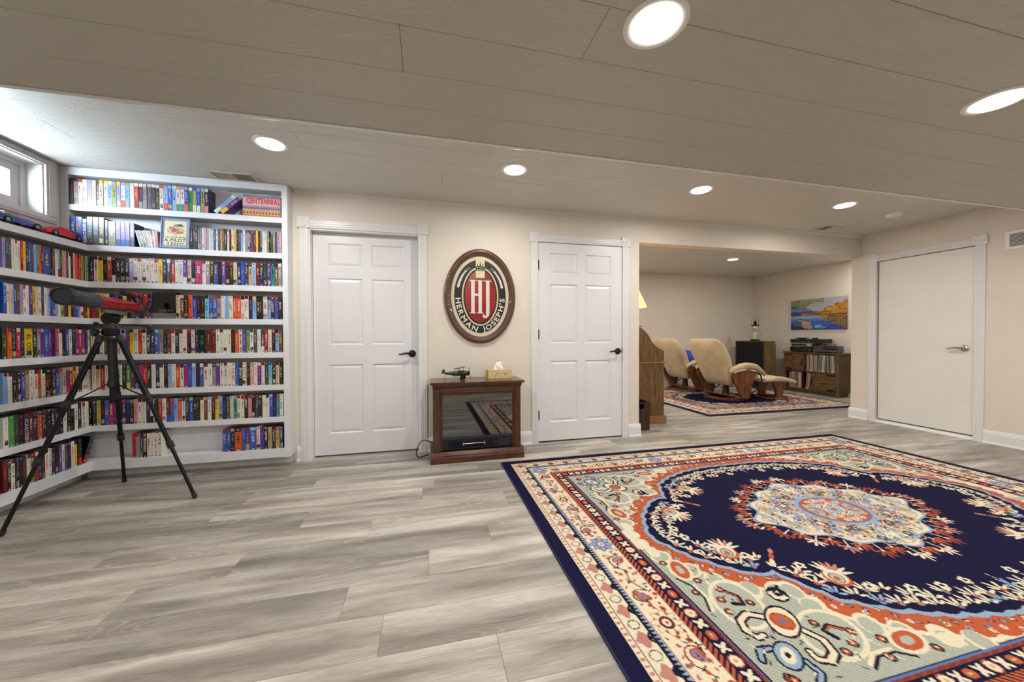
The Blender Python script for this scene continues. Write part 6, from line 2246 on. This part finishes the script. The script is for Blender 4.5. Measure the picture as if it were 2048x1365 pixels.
def record_cabinet():
    t = thing('record_cabinet', 'rustic wooden record cabinet with two barn-style doors', 'cabinet', (KX0 + .15, (KY0 + KY1) / 2, 0))
    ox, oy = KX0 + .15, (KY0 + KY1) / 2

    def bx(name, m, *q, bevel=.002, parent=None):
        b = MB()
        for a in q:
            b.box(a[0] - ox, a[1] - ox, a[2] - oy, a[3] - oy, a[4], a[5])
        return b.build(name, m, parent or t, bevel=bevel)
    bx('top_board', M_BARND, (KX0 - .012, KX1, KY0 - .012, KY1 + .012, KH - .025, KH))
    bx('side_panel', M_BARND, (KX0 + .035, KX1 - .012, KY0 + .004, KY0 + .02, .08, KH - .026)); bx('side_panel', M_BARND, (KX0 + .035, KX1 - .012, KY1 - .02, KY1 - .004, .08, KH - .026))
    me = None
    for i in range(5):                      # planks on the visible end
        if me is None:
            q = MB(); q.box(-.0245, .0245, -.003, .003, -.30, .30); o = q.build('end_plank', M_BARND, t, bevel=.001); me = o.data
        else:
            o = link('end_plank', me, t)
        o.location = (KX0 + .062 + i * .050 - ox, KY0 + .002 - oy, .40)
    for y in (KY0, KY1 - .035):
        bx('corner_post', M_BARN, (KX0, KX0 + .035, y, y + .035, 0, KH - .026))
    bx('back_panel', M_BARND, (KX1 - .012, KX1, KY0, KY1, .08, KH - .026)); bx('bottom_board', M_BARND, (KX0, KX1 - .012, KY0 + .036, KY1 - .036, .05, .082)); bx('plinth', M_BARND, (KX0 + .02, KX1 - .012, KY0 + .036, KY1 - .036, 0, .05))
    bx('shelf', M_BARND, (KX0, KX1 - .012, KY0 + .036, KY1 - .036, .398, .414))
    bx('divider', M_BARND, (KX0 + .001, KX1 - .012, 1.800, 1.816, .414, KH - .026)); bx('divider', M_BARND, (KX0 + .001, KX1 - .012, 1.680, 1.696, .082, .398))
    for (ya, yb, za, zb, flip) in ((1.822, 2.166, .42, .735, 1), (1.285, 1.676, .088, .392, -1)):
        d = bx('door', M_BARN, (KX0 + .006, KX0 + .018, ya, yb, za, zb))
        fw = .045
        bx('door_rail', M_BARN, (KX0 - .004, KX0 + .006, ya, yb, zb - fw, zb), parent=d); bx('door_rail', M_BARN, (KX0 - .004, KX0 + .006, ya, yb, za, za + fw), parent=d)
        bx('door_rail', M_BARN, (KX0 - .004, KX0 + .006, ya + fw, yb - fw, (za + zb) / 2 - .02, (za + zb) / 2 + .02), parent=d)
        bx('door_stile', M_BARN, (KX0 - .004, KX0 + .006, ya, ya + fw, za + fw, zb - fw), parent=d); bx('door_stile', M_BARN, (KX0 - .004, KX0 + .006, yb - fw, yb, za + fw, zb - fw), parent=d)
        zm = (za + zb) / 2
        near, far = (ya + fw, yb - fw) if flip > 0 else (yb - fw, ya + fw)
        for z1, z2 in ((zm + .02, zb - fw), (zm - .02, za + fw)):
            q = MB(); s_ = .016
            q.prism([(near - oy, z1 - s_), (near - oy, z1 + s_), (far - oy, z2 + s_), (far - oy, z2 - s_)], KX0 - .002 - ox, KX0 + .005 - ox, 'x'); q.build('door_brace', M_BARN, d)
        q = MB(); yh = ya + .02 if flip > 0 else yb - .02
        q.tube([(KX0 - .004 - ox, yh - oy, zm - .06), (KX0 - .022 - ox, yh - oy, zm - .055), (KX0 - .024 - ox, yh - oy, zm), (KX0 - .022 - ox, yh - oy, zm + .055), (KX0 - .004 - ox, yh - oy, zm + .06)], .006, 8); q.build('pull_handle', M_BLACK, d, smooth=50)
        for zh in (za + .022, zb - .022):
            y2, y3 = (yb - .13, yb) if flip > 0 else (ya, ya + .13)
            bx('strap_hinge', M_BLACK, (KX0 - .008, KX0 - .004, y2, y3, zh - .010, zh + .010), bevel=0, parent=d)


record_cabinet()


def records():
    r = random.Random(12)
    cols = 'c w c e w h c s c m w c e d w l c r w'
    def grp(ya, yb, z, h, lean, where, seed):
        """sleeves from the far (left) end ya down to yb"""
        y = ya; i = 0
        r2 = random.Random(seed)
        while y - .0105 > yb + (.0 if not lean else .02):
            c = r2.choice(cols.split()); w = r2.uniform(.0075, .0105)
            b = MB(); d = .245
            b.box(0, d, -w, -.0006, 0, h * r2.uniform(.985, 1), col=col(c, 16, r2))
            b.add([(-.0004, -w * .8, h * .1), (-.0004, -w * .2, h * .1), (-.0004, -w * .2, h * .9), (-.0004, -w * .8, h * .9)], [(3, 2, 1, 0)], 0, col(r2.choice('kdhmwc'), 14, r2))
            o = b.build('record_sleeve', M_PRINT)
            i += 1
            o.location = (KX0 + .028 + r2.uniform(0, .004), y, z + .0005)
            if lean:
                o.rotation_euler = (math.radians(-lean), 0, 0)
                o.location.z += .0005
            tag(o, '%s record sleeve, %s from left, %s' % (PAL[c][1], ordn(i), where), 'record', 'records in the rustic cabinet')
            y -= (w + .0004) / math.cos(math.radians(lean))
    grp(1.790, 1.610, .414, .312, 0, 'left group in the upper record cabinet bay', 1)
    grp(1.585, 1.455, .414, .312, -3.5, 'middle group in the upper record cabinet bay', 2)
    grp(1.425, 1.285, .414, .312, 3.0, 'right group in the upper record cabinet bay', 3)
    grp(2.125, 2.015, .082, .305, -4, 'left group in the lower record cabinet bay', 4)
    grp(1.990, 1.865, .082, .305, 0, 'middle group in the lower record cabinet bay', 5)
    grp(1.805, 1.700, .082, .305, -5, 'right group in the lower record cabinet bay', 6)


records()


def hifi():
    blk = mat('hifi_black', rgb(22, 22, 22), .35); sil = mat('hifi_silver', rgb(168, 160, 146), .3, .7); smoke = pane('smoked_acrylic', (.62, .62, .60), .12, .05)

    def unit(name, label, ya, yb, z0, z1, x0, m, face=None):
        t = thing(name, label, 'hi-fi unit', ((x0 + 7.15) / 2, (ya + yb) / 2, z0))
        hx, hy, h = (7.15 - x0) / 2, (ya - yb) / 2, z1 - z0
        b = MB(); b.box(-hx + .006, hx, -hy, hy, .012, h); b.build('case', m, t, bevel=.003)
        f = MB(); f.box(-hx, -hx + .006, -hy, hy, .010, h); fo = f.build('face_plate', face or m, t, bevel=.001)
        for sx in (-1, 1):
            for sy in (-1, 1):
                q = MB(); q.lathe([(.014, .0002), (.014, .012)], 12, Matrix.Translation((sx * (hx - .03), sy * (hy - .03), 0))); q.build('foot', M_PLAS, t)
        return t, hx, hy, h

    def knob(t, hx, y, z, r_, m):
        q = MB(); q.lathe([(r_, 0), (r_, .014), (r_ * .85, .016), (.0005, .016)], 14, axis_frame((-hx, y, z), (-hx - 1, y, z))); q.build('knob', m, t, smooth=40)
    t, hx, hy, h = unit('stereo_receiver', 'black stereo receiver at the bottom of the hi-fi stack', 2.10, 1.69, KH, KH + .098, 6.892, blk)
    knob(t, hx, -.12, .05, .018, blk); knob(t, hx, -.165, .045, .010, sil); knob(t, hx, -.06, .035, .008, sil)
    t, hx, hy, h = unit('stereo_tuner', 'silver faced tuner in the middle of the hi-fi stack', 2.09, 1.70, KH + .0985, KH + .165, 6.895, sil, sil)
    q = MB(); q.box(-hx - .001, -hx, -.10, hy - .03, .022, .052); q.build('tuning_window', blk, t); q = MB(); q.box(-hx - .003, -hx, -.165, -.12, .026, .046); q.build('button_bank', mat('hifi_cream', rgb(206, 196, 176), .4), t)
    t, hx, hy, h = unit('tape_deck', 'long black deck on top of the hi-fi stack', 2.10, 1.53, KH + .1655, KH + .245, 6.90, blk)
    knob(t, hx, .18, .04, .007, sil); knob(t, hx, .05, .028, .007, sil); knob(t, hx, -.06, .035, .008, sil)
    q = MB(); q.lathe([(.03, .0), (.07, .006), (.115, .020), (.117, .022), (.112, .022), (.06, .012), (.0005, .010)], 24, Matrix.Translation((6.98, 1.94, KH + .2455)))
    tag(q.build('black_dish', blk, smooth=40), 'shallow black dish on top of the hi-fi stack', 'dish')
    q = MB(); q.box(6.97, 7.05, 1.70, 1.745, KH + .2455, KH + .268)
    tag(q.build('small_black_box', blk, bevel=.004), 'small black box beside the dish on the hi-fi stack', 'box')
    t, hx, hy, h = unit('grey_amplifier', 'plain grey box behind the turntable', 1.672, 1.46, KH, KH + .162, 7.03, mat('hifi_grey', rgb(120, 116, 108), .5))
    # turntable with a smoked cover
    t = thing('turntable', 'record turntable with smoked cover on the cabinet', 'turntable', (6.955, 1.465, KH))
    b = MB(); b.box(-.072, .072, -.205, .205, .014, .055); b.build('plinth', mat('deck_grey', rgb(84, 80, 74), .35, .3), t, bevel=.004)
    for sx in (-1, 1):
        for sy in (-1, 1):
            q = MB(); q.lathe([(.012, .0003), (.012, .014)], 12, Matrix.Translation((sx * .05, sy * .17, 0))); q.build('foot', M_PLAS, t)
    q = MB(); q.lathe([(.070, .0552), (.070, .064), (.066, .068), (.0005, .068)], 32, Matrix.Translation((0, .10, 0)) @ Matrix.Diagonal((1, 1.35, 1, 1))); q.build('platter', sil, t, smooth=40)
    q = MB(); q.tube([(.05, -.05, .075), (.0, -.04, .078), (-.04, .02, .074)], .004, 6); q.build('tone_arm', M_NICKEL, t, smooth=60)
    q = MB(); q.lathe([(.018, .0552), (.018, .075), (.010, .082)], 14, Matrix.Translation((.05, -.05, 0))); q.build('arm_pivot', blk, t)
    me = None
    for i in range(5):
        if me is None:
            q = MB(); q.box(-.006, .0, -.007, .007, -.006, .006); o = q.build('button', sil, t); me = o.data
        else:
            o = link('button', me, t)
        o.location = (-.072, -.09 - i * .02, .036)
    q = MB()
    x0, x1, y0, y1, z0, z1, w = -.070, .070, -.203, .203, .0555, .125, .003
    q.box(x0, x1, y0, y1, z1 - w, z1); q.box(x0, x0 + w, y0, y1, z0, z1 - w); q.box(x1 - w, x1, y0, y1, z0, z1 - w); q.box(x0 + w, x1 - w, y0, y0 + w, z0, z1 - w); q.box(x0 + w, x1 - w, y1 - w, y1, z0, z1 - w)
    q.build('dust_cover', smoke, t)


hifi()


# ------------------------------------------------------------------ lake picture
def lake_picture():
    W, H = 1.0, .585
    nx, ny = 200, 117
    U, V = np.meshgrid(np.linspace(0, 1, nx), np.linspace(0, 1, ny))     # V up
    rs = np.random.RandomState(3)

    def smooth(s, n):
        q = rs.rand(s, s)
        x = np.clip(U * (s - 1), 0, s - 1.001); y = np.clip(V * (s - 1), 0, s - 1.001)
        xi, yi = x.astype(int), y.astype(int); fx, fy = x - xi, y - yi
        return (q[yi, xi] * (1 - fx) + q[yi, xi + 1] * fx) * (1 - fy) + (q[yi + 1, xi] * (1 - fx) + q[yi + 1, xi + 1] * fx) * fy
    n1, n2, n3 = smooth(9, 1), smooth(28, 1), smooth(70, 1)
    im = np.zeros((ny, nx, 3))

    def put(m, c, a=1.0):
        c = np.array(rgb(*c)); im[m] = im[m] * (1 - a) + c * a
    sky = V > .46
    im[:] = np.array(rgb(176, 178, 190))
    mt = V < .86 - .62 * U + .06 * n1
    put(mt & sky, (60, 76, 136)); put(mt & sky & (n2 > .5), (44, 58, 110), .6)
    put(mt & (V < .70 - .10 * U + .05 * n1), (112, 134, 186)); put(mt & (V < .62) & (n2 > .4), (168, 180, 208), .7)
    put((V < .585 + .04 * n2 - .03 * U) & sky & (U < .62), (62, 74, 110)); put((V < .56) & sky & (n3 > .55) & (U < .62), (40, 52, 84))
    put((V < .545 + .03 * n2) & sky & (U > .2) & (U < .58) & (n3 > .35), (170, 122, 84)); put((V < .53) & sky & (U > .34) & (U < .55) & (n3 > .5), (90, 66, 60))
    hill = .56 + .34 * np.clip((U - .5) / .5, 0, 1) ** .8 + .05 * np.sin(U * 40) * n2
    tr = (V < hill) & sky & (U > .51)
    put(tr, (196, 150, 34)); put(tr & (n3 > .55), (222, 178, 50)); put(tr & (n2 < .4), (132, 104, 36)); put(tr & (n3 < .25), (84, 60, 30)); put(tr & (U > .82) & (n3 > .5), (206, 120, 40))
    put(tr & (V < .50), (92, 66, 34))
    wa = ~sky
    put(wa, (92, 128, 190)); put(wa & (V > .36), (150, 164, 196)); put(wa & (V > .36) & (n2 > .5), (126, 150, 200), .7); put(wa & (V < .28), (44, 92, 176)); put(wa & (V < .14), (34, 60, 140)); put(wa & (n3 > .6) & (V < .34), (66, 116, 196), .6)
    rf = wa & (V > .46 - .42 * np.clip((U - .5) / .45, 0, 1) ** .9) & (U > .52)
    put(rf, (108, 84, 54)); put(rf & (n3 > .5), (150, 112, 56)); put(rf & (n3 < .3), (64, 52, 44)); put(rf & (U < .68) & (V > .30) & (n2 > .3), (176, 136, 62))
    put((U < .28) & (V < .20) & (n1 > .3), (52, 44, 84))
    # overhanging branches
    lv = (V > .86 - .10 * np.sin(U * 9) - .16 * n2) & (U < .62) & (n3 > .38) & (V > .70)
    put(lv, (120, 132, 60)); put(lv & (n3 > .62), (158, 164, 84)); put(lv & (n3 < .45), (70, 78, 50))
    # rocks and boat
    put(((U - .52) / .07) ** 2 + ((V - .10) / .055) ** 2 < 1, (132, 176, 220)); put(((U - .60) / .06) ** 2 + ((V - .07) / .04) ** 2 < 1, (96, 140, 206))
    put(((U - .37) / .05) ** 2 + ((V - .08) / .06) ** 2 < 1, (150, 150, 190))
    top = .36 - .10 * np.clip((U - .14) / .24, 0, 1) + .0
    hull = (U > .14) & (U < .385) & (V < top - .035) & (V > .03 + 4.2 * np.clip(.30 - U, 0, 1) ** 1.6 + 1.2 * np.clip(U - .30, 0, 1))
    put(hull, (176, 150, 124)); put(hull & (U < .22), (120, 98, 90)); put((U > .14) & (U < .39) & (np.abs(V - (top - .03)) < .016), (190, 180, 190)); put((U > .16) & (U < .36) & (V < top + .015) & (V > top - .018), (70, 54, 84))
    t = thing('lake_picture', 'frameless colour print of a rowing boat on an autumn lake', 'picture', (RX - .002, 1.815, 1.483))
    b = MB(); b.box(-.020, 0, -W / 2, W / 2, -H / 2, H / 2); b.build('canvas', mat('canvas_edge', rgb(120, 130, 160), .7), t)
    P = np.stack([np.full(U.shape, -.0206), W / 2 - U * W, -H / 2 + V * H], -1).reshape(-1, 3)
    me = bpy.data.meshes.new('print'); i = np.arange(nx * ny).reshape(ny, nx)
    q = np.stack([i[:-1, :-1], i[:-1, 1:], i[1:, 1:], i[1:, :-1]], -1).reshape(-1, 4)
    me.from_pydata(P.tolist(), [], q.tolist())
    ca = me.color_attributes.new('Col', 'FLOAT_COLOR', 'POINT'); ca.data.foreach_set('color', np.concatenate([im.reshape(-1, 3), np.ones((nx * ny, 1))], 1).ravel().astype(np.float32))
    me.materials.append(painted('satin_print', .4)); link('print', me, t)


lake_picture()
